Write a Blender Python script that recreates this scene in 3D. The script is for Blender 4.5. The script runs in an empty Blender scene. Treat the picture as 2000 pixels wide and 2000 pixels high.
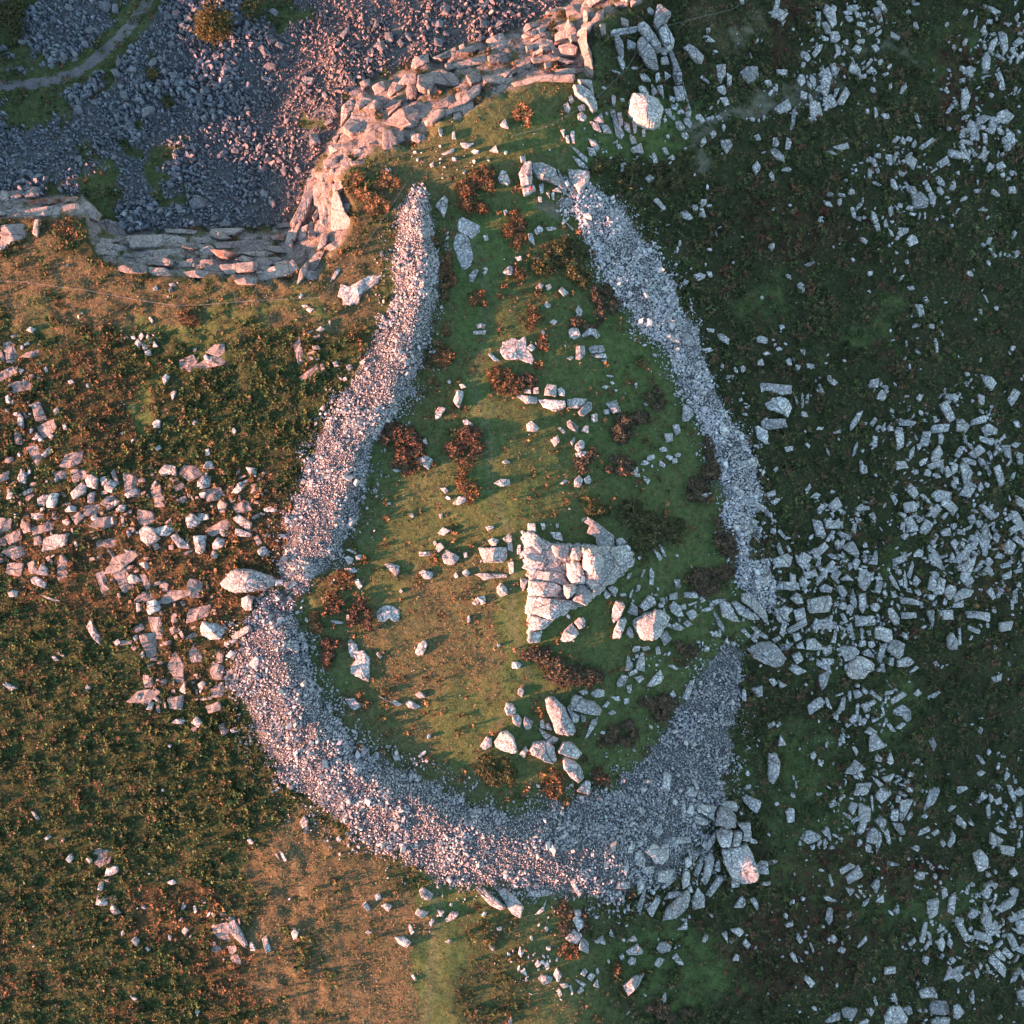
import bpy, bmesh, math, random
import numpy as np
from mathutils import Vector, Matrix
R = math.radians
rng = np.random.default_rng(7)
random.seed(7)
scene = bpy.context.scene
COL = scene.collection

# ---------------------------------------------------------------- camera, sky, sun, exposure
CAM_H = 220.0                 # drone height above the hilltop, metres
MPP = 0.1                     # metres per survey pixel at height 0
cam_d = bpy.data.cameras.new('camera'); cam_d.sensor_width = 36.0
cam_d.lens = 36.0 * CAM_H / (2000 * MPP); cam_d.clip_start = 1.0; cam_d.clip_end = 20000.0
cam = bpy.data.objects.new('camera', cam_d); COL.objects.link(cam)
cam.location = (0, 0, CAM_H); cam.rotation_euler = (0, 0, 0); scene.camera = cam

SUN_EL, SUN_AZ = 10.0, 196.0   # azimuth measured anticlockwise from +X: the sun stands low in the image left
SUN_DIR = Vector((math.cos(R(SUN_EL)) * math.cos(R(SUN_AZ)), math.cos(R(SUN_EL)) * math.sin(R(SUN_AZ)), math.sin(R(SUN_EL))))
world = bpy.data.worlds.new('World'); scene.world = world; world.use_nodes = True
wn = world.node_tree; wn.nodes.clear()
sky = wn.nodes.new('ShaderNodeTexSky'); sky.sky_type = 'NISHITA'; sky.sun_disc = False
sky.sun_elevation = R(SUN_EL); sky.sun_rotation = R(90.0 - SUN_AZ); sky.altitude = 300
sky.air_density = 1.0; sky.dust_density = 0.6; sky.ozone_density = 1.0
bg = wn.nodes.new('ShaderNodeBackground'); bg.inputs['Strength'].default_value = 0.098
wo = wn.nodes.new('ShaderNodeOutputWorld')
wn.links.new(sky.outputs[0], bg.inputs[0]); wn.links.new(bg.outputs[0], wo.inputs[0])
sun_d = bpy.data.lights.new('sun', 'SUN'); sun_d.energy = 5.0; sun_d.angle = R(0.6); sun_d.color = (1.0, 0.38, 0.245)
sun = bpy.data.objects.new('sun', sun_d); COL.objects.link(sun)
sun.rotation_euler = SUN_DIR.to_track_quat('Z', 'Y').to_euler()
scene.view_settings.view_transform = 'Standard'; scene.view_settings.look = 'None'
scene.view_settings.gamma = 1.0; scene.view_settings.exposure = 2.55
scene.view_settings.use_curve_mapping = False
# ---------------------------------------------------------------- traced outlines (survey of the stones)
# tile key: column,row of a 500 px survey tile (coordinates 0..1932 inside it); 'C' = the central tor, 'A' = whole sheet
STONES = {
'2,0': '''905,700 1000,705 1110,740 1150,800 1130,910 1050,950 950,920 885,850 890,760 /4.2 o
1100,30 1120,25 1205,100 1170,160 1095,220 1065,180 1080,100 /1.9
945,190 990,165 1035,200 1130,330 1120,370 1075,375 1010,310 960,230 /2
1100,230 1160,180 1230,310 1220,350 1170,380 1130,310 /1.8
945,310 975,285 1080,390 1115,500 1060,515 1020,490 950,380 /2.2
765,255 800,255 845,340 845,430 830,450 785,350 /1.8
795,430 835,450 855,480 840,530 820,500 /1.3
865,290 940,330 935,390 870,370
1015,70 1040,50 1075,80 1065,110 1025,105
1110,370 1140,355 1175,385 1165,415 1125,410
1120,435 1170,425 1190,480 1125,485
1180,400 1205,360 1240,440 1280,560 1285,620 1240,630 1215,560 1215,510 /1.3
1220,650 1290,640 1310,750 1240,760
1285,605 1355,830 1330,820 1300,700
955,550 1000,550 1055,605 985,615
1080,555 1110,540 1125,600 1085,625
1150,535 1205,570 1155,605
945,650 1000,645 1040,710 970,700
1050,635 1105,690 1060,730 1050,680
1090,650 1135,635 1150,740 1110,700
1185,720 1235,740 1225,770 1185,760
1195,780 1245,800 1250,830 1200,820
1150,825 1200,815 1210,890 1160,860
1225,920 1270,910 1310,960 1280,985 1240,970
1290,890 1330,880 1360,930 1350,970 1300,930
1275,1005 1320,995 1340,1030 1310,1055 1280,1030
1300,840 1355,835 1350,890 1310,880
460,650 520,645 610,690 650,800 610,840 560,770 480,720 /2.2
490,600 600,600 625,720 590,670 520,640 /1.2
385,785 420,770 445,820 425,850 395,830
425,730 450,715 470,760 440,785
495,800 545,785 555,830 510,840
495,860 530,840 565,880 545,910 500,905
610,900 680,845 695,930 650,930
585,915 650,920 680,1000 620,980
660,940 720,940 760,1000 690,1005
740,830 775,820 800,920 855,1010 820,1050 785,1020
790,850 830,840 840,940 810,955
845,915 885,930 895,1000 850,980
905,910 935,905 945,990 920,1010
890,1010 925,1030 945,1080 905,1090 890,1050
890,1125 975,1075 1000,1150 920,1160
980,980 1005,970 1005,1035 985,1030
755,1080 800,1050 800,1085
785,1090 815,1085 835,1120 800,1125
750,720 785,720 780,800 755,790
440,985 470,980 475,1080 445,1070
400,1020 430,1020 435,1080 415,1075
570,1040 630,1060 668,1120 640,1135 600,1100
565,1110 620,1120 640,1170 590,1180
365,980 400,975 395,1040
430,1090 480,1120 575,1190 570,1225 530,1205
455,1180 520,1210 585,1270 570,1285 500,1250
100,1215 145,1210 155,1340 150,1390 75,1420 50,1310 /1.5 w
145,1225 230,1225 330,1270 370,1380 385,1420 300,1370 190,1345 160,1300 /1.8
340,1270 360,1290 410,1390 415,1465 390,1460 370,1400
415,1275 520,1275 580,1290 590,1330 570,1380 505,1450 440,1370 /1.4
400,1320 430,1350 500,1470 485,1495 440,1430
80,1430 120,1400 165,1395 180,1430 130,1465 90,1480 /1.2
300,1440 360,1400 385,1455
200,1390 240,1380 240,1450 215,1465
255,1450 285,1450 285,1500
295,1450 320,1450 320,1510 300,1500
195,1480 225,1485 225,1525 205,1525
370,1500 390,1485 450,1490 468,1530 440,1555 370,1550 /.4
390,1580 415,1575 415,1630 390,1630
420,1600 465,1555 505,1560 450,1605
370,1680 440,1625 430,1650 385,1700
400,1670 470,1730 460,1740 430,1710
165,1740 205,1700 240,1710 230,1745 190,1770
245,1715 330,1710 340,1730 270,1745
120,1760 155,1755 175,1850 125,1810
1290,355 1340,325 1450,420 1440,465 1390,460 1330,400 /1.5
1540,490 1615,480 1615,560 1575,625 1550,580
1620,550 1660,570 1660,630 1625,665
1720,540 1770,500 1865,490 1865,580 1790,630 1740,590 /1.3
1545,660 1600,640 1625,690 1600,715 1550,690
1560,740 1620,730 1645,780 1610,800
1400,895 1440,880 1460,910 1430,930
1490,1000 1530,985 1545,1015 1510,1045
1570,1060 1640,1055 1670,1090 1620,1160 1590,1120
1820,1030 1860,1010 1885,1050 1840,1070
1810,1260 1850,1210 1880,1260 1840,1325
1000,1345 1040,1315 1080,1345 1035,1380
1060,1515 1100,1495 1170,1570 1140,1580
1265,1600 1310,1585 1375,1640 1340,1660 1275,1640
1355,1545 1400,1540 1405,1590 1370,1590
1410,1570 1440,1565 1470,1640 1410,1635
815,1235 845,1230 845,1295 820,1300
1055,1150 1080,1150 1105,1225 1065,1230
1170,1200 1210,1165 1235,1190 1220,1225
1130,1120 1160,1105 1190,1165 1150,1160
60,1180 100,1175 105,1215 70,1230
1435,275 1480,270 1540,310 1470,315
1460,215 1500,205 1495,250 1475,255
1770,420 1800,390 1815,440''',
'2,1': '''425,560 460,535 500,545 520,600 470,630 435,610
520,600 570,545 630,545 670,600 640,620 600,590 540,615
485,680 550,675 555,740 520,785 478,780
570,700 610,675 690,670 705,720 600,740
585,750 705,730 720,770 640,770
410,770 450,755 470,765 440,788
670,785 720,780 700,808
110,690 145,660 180,690 150,720
250,990 270,965 335,970 335,1060 245,1050
340,1000 370,990 400,1010 400,1060 350,1050
35,1060 60,1045 190,1065 190,1110 110,1115
195,1085 260,1080 400,1090 405,1140 330,1175 240,1140
410,1080 500,1070 570,1075 545,1130 500,1150 430,1150
495,1180 570,1090 605,1110 605,1160 545,1210 510,1205 /1.1
100,1000 140,990 145,1040 85,1030
160,995 200,990 205,1040 160,1040
705,1110 790,1085 825,1175 760,1190
690,1160 735,1155 735,1195 690,1195
595,1195 645,1185 648,1250 605,1255
415,1250 440,1235 505,1290 485,1335 420,1290
345,1300 365,1290 410,1330 395,1345
110,1270 145,1240 210,1300 180,1325 115,1320
290,1390 345,1348 360,1400 325,1440
480,1420 520,1385 550,1400 545,1450 500,1480 475,1455
475,1490 530,1470 590,1480 550,1520 490,1520
440,1400 470,1365 480,1390 455,1435
520,1320 550,1275 580,1280 578,1340
470,1690 510,1650 540,1690 510,1750 470,1740
540,1680 580,1650 600,1690 590,1720 550,1715
355,1720 400,1685 430,1695 385,1725
1405,1780 1515,1785 1470,1825 1410,1820
985,1650 1045,1690 1025,1730 995,1690
1180,600 1210,570 1260,580 1270,660 1200,650
1280,580 1330,570 1370,610 1365,660 1330,680 1280,660
1290,1130 1320,1118 1370,1150 1375,1200 1330,1250 1285,1245
1560,1300 1585,1240 1645,1320 1640,1350 1580,1355
1210,1275 1260,1268 1275,1330 1235,1360
1145,1340 1215,1335 1215,1395 1165,1410
1370,140 1420,125 1465,140 1455,165 1400,190 1375,170
1280,210 1300,175 1335,190 1310,235
1465,545 1530,550 1525,580 1475,570
1548,590 1580,585 1645,620 1640,670 1560,630
1840,615 1880,600 1932,620 1932,660 1850,650
1855,790 1890,770 1905,825 1850,830
1710,840 1750,825 1768,860 1740,885
1870,960 1905,955 1905,1020 1880,1030
1835,1290 1850,1275 1932,1320 1932,1425 1850,1380 /1.1
1745,1140 1800,1125 1780,1158
1420,700 1500,690 1525,710 1480,730
175,240 210,200 240,215 215,265
250,220 290,210 300,240 265,260
350,260 375,230 430,275 390,305
395,80 430,100 440,140
240,370 265,340 295,375 265,395
480,410 500,370 535,410 520,455 495,450
280,500 310,475 345,490 320,520
20,10 70,0 75,30 45,40
165,10 210,10 200,40
330,15 370,10 375,40 335,40
710,900 740,895 770,910 740,918
740,950 760,940 778,965 755,972
675,990 700,975 740,985 715,1003
770,1008 800,1008 785,1028
920,960 945,950 945,1000 932,1005
845,1030 860,1030 855,1060
990,1115 1010,1105 1028,1125 1005,1132''',
'A': '''983,668 1000,660 1015,663 1026,656 1029,678 1044,702 1039,711 1015,702 990,702 975,690 /.55
426,1140 450,1114 470,1111 500,1116 530,1124 539,1134 532,1150 500,1156 478,1158 450,1158 434,1150 /2.8 o
966,1450 976,1431 990,1428 1002,1438 1006,1452 1012,1470 998,1472 980,1466 968,1460 /1.8
985,1385 990,1373 1002,1375 1008,1388 1005,1399 990,1397 /1.2
1100,1480 1104,1476 1122,1487 1135,1500 1141,1520 1130,1532 1114,1518 1101,1500 /1.9
1457,1264 1484,1255 1505,1254 1520,1262 1527,1272 1539,1287 1528,1301 1512,1304 1495,1297 1470,1283 /2.6
969,1738 985,1738 1002,1748 1013,1760 1023,1775 1017,1796 1000,1786 985,1762 /1.4
1500,1471 1516,1471 1524,1489 1522,1515 1510,1533 1500,1525 /1.2
1480,748 1500,748 1548,753 1546,768 1528,771 1505,765 1483,762 /1.1
1486,782 1500,778 1528,774 1541,780 1549,796 1540,814 1524,806 1500,800 /1.1
1484,822 1500,819 1536,816 1541,834 1500,840 1486,835 /1.2''',
'1,1': '''1600,150 1660,95 1680,110 1640,200 1610,185
1860,120 1910,70 1950,85 1932,140 1890,145
1660,520 1690,505 1735,515 1725,545 1670,545
1635,565 1735,560 1730,590 1640,590
1750,740 1770,730 1840,790 1800,795
1520,1010 1560,1020 1565,1050 1535,1150 1510,1130 1488,1090 /1.3
1530,965 1570,965 1585,990 1550,1000
1350,1180 1380,1135 1435,1145 1390,1220 1355,1235
1560,1240 1590,1230 1640,1270 1620,1295 1570,1270
1200,1525 1290,1505 1335,1540 1305,1615 1260,1580
1255,1385 1280,1375 1295,1420 1265,1425
1795,1715 1850,1680 1915,1685 1920,1730 1850,1740
1480,1870 1530,1810 1590,1820 1590,1850 1530,1880
1385,1750 1430,1745 1460,1775 1430,1795
1855,1555 1890,1535 1920,1560 1880,1570
1020,1615 1060,1605 1095,1620 1060,1635
1095,780 1130,745 1130,775 1110,790
1200,620 1225,570 1240,600
475,1160 510,1120 525,1140 515,1170
1300,310 1330,315 1310,340
370,400 400,385 440,400 410,430
340,370 380,365 400,380 360,390
445,560 490,530 525,550 490,570
545,490 565,485 560,540
575,800 610,790 625,830 590,835
680,830 720,815 725,860 690,865
655,920 680,910 690,935 665,945
320,310 340,280 360,290 335,325
50,1905 120,1885 160,1910 150,1932 60,1932
610,300 640,210 700,230 860,140 950,140 920,200 800,280 770,360 660,370 650,310 /.7
560,180 620,80 640,100 590,180 /.5
1705,125 1735,105 1745,125 1725,140
1440,945 1460,935 1475,955 1455,965''',
'1,0': '''1530,1660 1560,1640 1690,1700 1700,1760 1620,1800 1600,1770 1510,1740 /.4
1490,1850 1510,1740 1600,1780 1640,1932 1620,2010 1560,2030 1520,1950 /.45
1350,1550 1420,1470 1450,1500 1440,1580 1415,1640 1390,1590 /1
1830,1340 1850,1280 1890,1290 1920,1370 1900,1400 1830,1370 /1
1760,1140 1810,1095 1830,1150 /.8
1540,1080 1650,1080 1600,1120 1560,1110
1400,1160 1500,1115 1495,1145 1420,1170
1840,940 1880,895 1910,970 1860,960
1480,1000 1500,990 1510,1050 1480,1050
1375,960 1410,975 1400,1030 1380,1010
1310,1240 1340,1220 1345,1260 1320,1260
1120,1580 1145,1560 1160,1590 1135,1605
1280,1750 1310,1740 1320,1770 1300,1780
1865,1590 1890,1580 1905,1600 1880,1625
1715,1775 1750,1770 1755,1810 1725,1815''',
'0,1': '''945,590 975,620 960,630
985,605 1020,600 1025,630 995,630
1045,610 1065,570 1088,600 1070,640
1015,660 1040,620 1075,650 1045,695
1100,610 1115,585 1145,630 1125,670
1145,590 1165,595 1210,640 1195,645
1150,690 1160,635 1195,685
1070,665 1100,655 1120,700 1085,715
1090,720 1135,705 1140,750 1100,755
1120,470 1135,455 1160,490 1150,515
1270,210 1310,200 1330,220 1290,235
1270,250 1290,235 1305,265 1280,280
1255,300 1280,290 1275,330
195,560 230,530 270,550 240,580
1155,240 1185,220 1190,255 1160,265
1530,760 1555,740 1590,790 1570,810
1225,920 1250,885 1280,910 1240,975
1285,1040 1310,1015 1335,1025 1300,1090
1150,1260 1190,1230 1215,1245 1205,1290 1160,1300
1190,1630 1240,1570 1340,1580 1335,1660 1270,1650 1215,1665 /1.2
1530,1600 1560,1545 1600,1550 1620,1600 1560,1610
1545,1460 1580,1450 1590,1500 1550,1510
1490,1700 1530,1655 1590,1660 1580,1740 1520,1760 1490,1740 /1.1
1500,1780 1560,1780 1540,1830 1510,1825
1140,1740 1180,1680 1195,1710 1165,1745
1740,1790 1800,1710 1870,1685 1870,1720 1800,1790
1850,1590 1932,1600 1932,1670 1880,1640
530,1790 620,1700 650,1740 640,1790 550,1840 /1.2
640,1690 690,1640 740,1680 720,1760 660,1740 /1.4
750,1670 800,1660 820,1690 770,1740
785,1740 830,1680 885,1720 840,1790 790,1770 /1.2
690,1770 715,1780 710,1860 665,1865 660,1800
930,1800 1030,1750 1050,1790 960,1830
825,1870 880,1835 910,1850 870,1885
870,1910 910,1875 950,1880 940,1930 880,1932
280,1830 330,1800 390,1800 340,1850 335,1890 280,1880
340,1860 390,1790 440,1790 440,1850 410,1900 350,1900 /1.6
485,1920 520,1880 570,1890 580,1932 490,1932
130,1680 160,1600 195,1640 190,1720 150,1720
195,1640 230,1600 235,1640 200,1660
160,1790 240,1745 260,1770 180,1810
40,1830 80,1770 110,1790 80,1860
310,1500 380,1430 390,1480 340,1520
240,1380 280,1340 315,1370 260,1390
360,1360 385,1335 410,1360 385,1390
130,1260 150,1180 175,1210 175,1300 140,1290
400,1160 435,1140 450,1180 420,1205
40,1060 70,1040 80,1110 45,1110
170,910 195,900 200,960 175,970
330,850 350,825 365,870 340,880
505,940 540,930 565,955 530,975
645,970 670,955 675,990 655,995
1440,1240 1480,1225 1500,1260 1465,1285
1740,1320 1765,1290 1785,1320 1770,1350
1170,1450 1200,1425 1220,1450 1185,1470
470,1270 500,1260 510,1310 480,1315
410,1680 430,1650 440,1690 420,1710''',
'0,2': '''225,10 330,0 335,50 290,60 230,50
470,60 500,45 535,75 510,105 475,90
400,170 520,160 510,250 420,280 310,300 320,200 /.9
1035,140 1080,100 1150,120 1210,200 1120,255 1060,210 /1.2
1150,130 1280,90 1330,130 1270,180 1200,180 /1.1
1285,180 1330,160 1430,250 1430,280 1350,270
1400,30 1440,5 1520,60 1480,110 1420,120 1400,80 /1.2
1480,10 1570,10 1585,50 1520,70
1460,180 1550,180 1545,290 1510,325 1470,300 /1.1
1600,240 1640,190 1710,210 1690,260 1640,290 1600,280
1585,330 1610,285 1650,300 1640,350 1600,360
1655,150 1670,110 1730,110 1725,180 1680,190
1750,50 1800,15 1900,80 1890,160 1800,90
1765,180 1780,115 1900,160 1890,190
1820,650 1870,630 1910,660 1900,740 1850,745 1820,710
1860,620 1932,640 1932,670 1880,650
1100,680 1170,660 1215,720 1190,750 1120,780 1105,730 /1.1
1505,870 1530,825 1640,840 1730,880 1710,900 1660,960 1570,965 1510,930 /1.3
1730,940 1870,850 1900,870 1890,900 1790,960 1745,965 /1.3
1690,980 1780,950 1800,970 1720,1030 1690,1010
275,470 310,385 360,430 360,480
225,500 270,480 350,520 350,580 240,540
55,610 90,585 135,600 125,640 70,640
310,630 350,630 460,670 450,685 360,660
955,500 990,465 1030,480 1080,520 1030,540 970,540
1040,390 1100,370 1130,420 1110,435
935,280 990,290 1000,315 950,310
815,280 840,290 880,360 860,365
680,40 720,10 740,45 700,70
820,40 855,35 860,90 840,95
645,870 680,800 770,960 760,1010 700,950 /.9
1030,680 1060,690 1070,740 1030,760
15,1295 40,1285 135,1330 120,1360 70,1345
425,1060 450,1050 490,1085 480,1100
390,1090 410,1085 450,1120 410,1125
1350,1350 1400,1275 1405,1380
1490,1300 1530,1270 1560,1300 1510,1370
1100,1490 1130,1425 1160,1440 1150,1500
1025,1400 1040,1370 1070,1400 1050,1425
1290,1590 1330,1560 1400,1570 1380,1605
1440,1590 1480,1540 1530,1590 1500,1630
1735,1640 1780,1620 1800,1660 1750,1665
1120,1395 1180,1390 1235,1440 1220,1445
1700,1090 1740,1040 1790,1070 1760,1110
1870,1150 1932,1080 1960,1120 1932,1200
555,230 575,215 590,250 570,270
950,150 970,135 990,165 970,195
1000,940 1030,925 1045,960 1020,980
860,980 890,955 915,985 885,1010
640,1320 660,1300 690,1335 655,1345
1060,1070 1080,1050 1090,1090 1070,1100''',
'1,2': '''10,290 60,255 110,300 70,340 20,330
140,510 200,510 210,550 150,560
215,530 290,515 310,545 240,585 215,560
675,285 700,275 760,305 755,320
665,345 690,330 735,350 725,390 690,390
745,330 795,320 795,360 755,365
660,425 740,420 770,450 710,470
965,395 1000,385 1080,405 1080,460 1060,490
1230,300 1320,300 1325,330 1232,335
1365,240 1395,230 1425,265 1380,310 1355,290
1400,330 1440,285 1540,340 1490,405 1420,390
1370,160 1410,115 1470,140 1420,180
1675,270 1895,265 1895,350 1860,380 1720,385 /1.6
1745,215 1780,195 1840,205 1810,260 1780,260
1860,200 1910,165 1932,180 1932,225 1890,230
1225,460 1260,435 1345,460 1320,510 1270,505
1555,450 1590,430 1620,460 1595,490 1560,470
1650,470 1700,460 1900,470 1895,495 1780,500 1720,520 1690,490
1730,110 1790,100 1800,120 1750,145
735,510 770,500 805,560 780,590
905,760 960,705 1040,710 1080,740 1080,820 1040,830 1010,800 970,830 920,825 /.5
1630,690 1660,645 1690,690 1660,705
1665,645 1730,630 1732,690 1695,700
1815,570 1850,530 1890,570 1900,620 1850,645 1820,610
690,980 720,960 760,1000 770,1050 740,1120 705,1080 /.6
710,1170 750,1120 740,1070 800,1040 860,1090 850,1280 800,1265 715,1220 /.8 w
1200,1060 1225,1000 1270,965 1295,1000 1260,1080 1220,1085
905,1070 920,1055 955,1090 935,1110
670,1410 740,1405 800,1460 750,1500 710,1480
925,1385 1000,1420 990,1430 940,1400
1005,1430 1050,1420 1105,1455 1060,1465
1125,1440 1160,1420 1245,1470 1210,1490 1150,1475
1200,1380 1240,1350 1280,1400 1240,1410
1690,1770 1740,1690 1780,1710 1780,1770 1730,1800
1220,1840 1280,1795 1285,1820 1240,1850
555,820 590,815 665,830 650,845 590,845
680,780 705,750 710,820 685,825
1335,230 1355,215 1370,240 1350,255
1560,310 1590,300 1600,340 1570,350
1490,480 1510,450 1530,490 1505,505
1080,600 1095,575 1110,600 1095,615
1900,230 1932,225 1940,300 1900,290
1900,380 1945,370 1945,460 1915,470
1150,20 1180,5 1195,35 1180,45
1380,15 1410,10 1415,45 1390,50''',
'C': '''105,225 300,270 480,390 760,395 1000,415 1420,440 1660,515 1705,690 1490,880 1110,1170 1000,1290 790,1330 520,1510 370,1635 175,1655 160,1160 185,780 105,745 100,500 /.6 f
1000,425 1420,450 1660,520 1700,680 1600,770 1480,870 1330,950 1100,1160 1010,1100 980,950 950,700 /2.2
940,450 1230,480 1400,500 1435,600 1420,740 1320,900 1200,1020 1110,1080 1000,930 960,600 /4.0 w
985,490 1050,455 1150,460 1220,520 1260,620 1250,720 1200,800 1140,850 1040,810 955,730 970,600 /6.8 o
500,410 740,405 750,480 700,590 630,600 560,570 510,480 /2.4 w
800,450 900,440 950,520 910,630 790,610 770,560 /2.7
720,680 790,640 900,650 950,720 1000,860 985,960 870,975 790,965 730,850 /3.3 o
675,990 840,980 870,1020 850,1100 735,1195 690,1130 /4.2 o
780,985 980,980 1100,1110 1000,1280 900,1240 800,1200 850,1100 /2.4
180,925 280,930 560,960 600,990 625,1040 580,1160 440,1160 210,1120 180,1020 /2.4 w
190,800 280,780 540,790 640,830 740,950 690,1000 600,960 270,910 180,890 /1.8 w
175,1165 270,1155 560,1180 780,1220 785,1290 720,1370 510,1500 330,1430 200,1385 165,1280 /2.6 w
175,1420 290,1445 490,1500 360,1620 260,1650 175,1640 /1.8 w
170,1690 230,1660 360,1650 330,1820 190,1830 150,1790 /1.3
110,240 160,210 270,250 390,360 350,530 250,430 150,420 105,330 /1.8 w
110,540 270,535 400,560 400,740 150,745 /1.5
130,440 240,435 270,470 220,520 140,530
400,360 450,360 485,420 480,520 420,540 400,450
160,90 260,80 275,200 250,230 150,200
480,215 630,220 670,350 540,320
1030,10 1180,100 1400,270 1415,440 1250,430 1160,390 1140,290 1020,230 1060,130 980,80 /1.5
1425,310 1520,300 1610,370 1550,400 1450,410
1450,420 1600,405 1645,430 1650,505 1440,515 /1.2
1370,1430 1390,1330 1440,1220 1530,1230 1560,1290 1500,1450 1400,1540 /1.5
1395,1740 1410,1640 1470,1490 1560,1465 1590,1510 1500,1760 1400,1760 /1.6
1580,1680 1630,1580 1680,1640 1690,1750 1640,1760
630,1790 680,1660 780,1560 800,1540 900,1690 780,1800 690,1810 /1.2
830,1530 900,1460 960,1460 995,1520 980,1600 900,1620 /1.2
1310,1020 1390,995 1470,1040 1430,1160 1390,1130
1255,1100 1290,1050 1360,1130 1320,1195 1280,1180
1485,1110 1570,1100 1590,1150 1500,1150
1720,1080 1740,980 1800,990 1770,1080
1620,1180 1640,1080 1690,1040 1660,1170
1590,880 1610,820 1665,810 1640,880 1600,910
1790,870 1830,760 1870,765 1810,880
1740,590 1780,550 1810,590 1780,630
45,880 120,890 160,920 90,1080 50,1010
0,400 55,400 50,540 0,540
120,840 165,755 200,760 150,880
510,740 550,650 600,650 560,720
40,500 80,490 80,590 40,600
335,90 400,85 410,170 370,195
560,100 610,80 600,150 570,170
935,20 1010,0 1000,40 950,75
1920,760 1960,740 1965,900 1925,1000''',
'2,2': '''905,820 1000,770 1080,740 1150,750 1200,800 1180,850 1120,950 1060,980 980,960 930,900 /3 o
960,710 1030,630 1080,650 1090,700 1000,750 /1.6
870,760 900,680 950,720 950,790
1185,710 1220,670 1270,710 1300,790 1250,790 1195,750 /1.4
1180,860 1240,830 1310,880 1270,900 1200,880
1310,760 1370,730 1410,780 1350,820
1115,930 1160,890 1210,960 1150,1015 /1.2
1290,840 1320,810 1370,850 1320,870
1185,620 1250,605 1250,660 1190,665
1325,695 1400,670 1395,690 1330,710
1410,640 1440,625 1465,670 1430,690
905,1060 920,1010 970,1010 960,1050
975,1020 1030,1010 1045,1035 990,1050
850,1200 875,1070 915,1160 900,1200
935,1160 970,1060 1000,1055 1005,1210 940,1190
870,1215 940,1180 955,1215 890,1240
920,1245 980,1235 1000,1260 960,1295
790,1290 830,1225 880,1240 850,1310 800,1320
865,1310 905,1300 900,1370 870,1365
1015,1310 1075,1230 1120,1190 1150,1250 1130,1290 1050,1320
1080,1020 1110,1010 1125,1070 1090,1080
1175,1160 1210,1150 1265,1185 1240,1195
1285,1400 1340,1275 1385,1260 1370,1310 1330,1435
1185,1370 1220,1345 1240,1390 1210,1410
1120,1430 1140,1415 1175,1460 1160,1475
740,1395 810,1390 820,1425 790,1430
840,1410 880,1405 885,1440 850,1455
720,1515 760,1495 790,1515 750,1535
257,1430 290,1398 320,1405 400,1480 450,1580 485,1660 470,1700 370,1690 330,1680 300,1580 260,1490 /2.8 o
450,1410 480,1380 530,1395 540,1415 630,1440 680,1500 670,1540 600,1530 490,1500 440,1480 /2.2
415,1480 440,1450 450,1500 515,1540 500,1590 460,1595 /1.4
590,1365 640,1335 700,1345 700,1390 640,1405 600,1385
135,1800 160,1740 270,1730 320,1780 340,1880 310,1905 250,1885 180,1840 140,1830 /2
345,1810 385,1735 450,1740 530,1830 500,1870 420,1840 /2
85,1590 95,1540 160,1580 140,1640 100,1650
210,1570 240,1565 255,1640 215,1630
245,1600 280,1590 305,1650 260,1640
200,1630 300,1690 260,1720 230,1690
270,1720 310,1690 355,1710 330,1750 280,1755
55,1830 100,1765 125,1800 95,1860
0,1540 40,1520 78,1570 60,1630 10,1600
545,1720 600,1570 650,1550 640,1600 580,1690
500,1355 560,1335 575,1370 540,1385
515,1520 560,1540 555,1590 525,1580
680,1470 720,1425 740,1440 710,1480
1480,730 1500,670 1560,655 1620,660 1570,690
1565,690 1610,670 1650,690 1720,830 1680,830 1590,790 /1.2
1650,680 1690,670 1880,800 1870,820 1800,815 1700,770 /1.3
1740,620 1790,605 1830,650 1932,760 1950,860 1800,720 1730,670 /1.4
1510,740 1525,735 1610,880 1605,905 1570,890
1720,890 1750,875 1815,945 1790,955
1790,860 1830,860 1940,945 1932,965 1870,940
1505,920 1545,890 1565,945 1510,940
1055,260 1080,270 1140,350 1110,370
1100,240 1130,250 1170,340 1140,330
1220,510 1270,510 1275,570 1240,575
1035,550 1045,410 1075,460 1070,550
1780,70 1810,45 1870,75 1830,105
0,1130 40,1130 75,1150 50,1185 0,1180
45,1340 70,1315 95,1350 75,1400 45,1380
1730,820 1740,790 1760,800 1755,830
1650,980 1680,970 1700,1000 1665,1015
1800,1330 1890,1310 1895,1390 1850,1400''',
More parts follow.
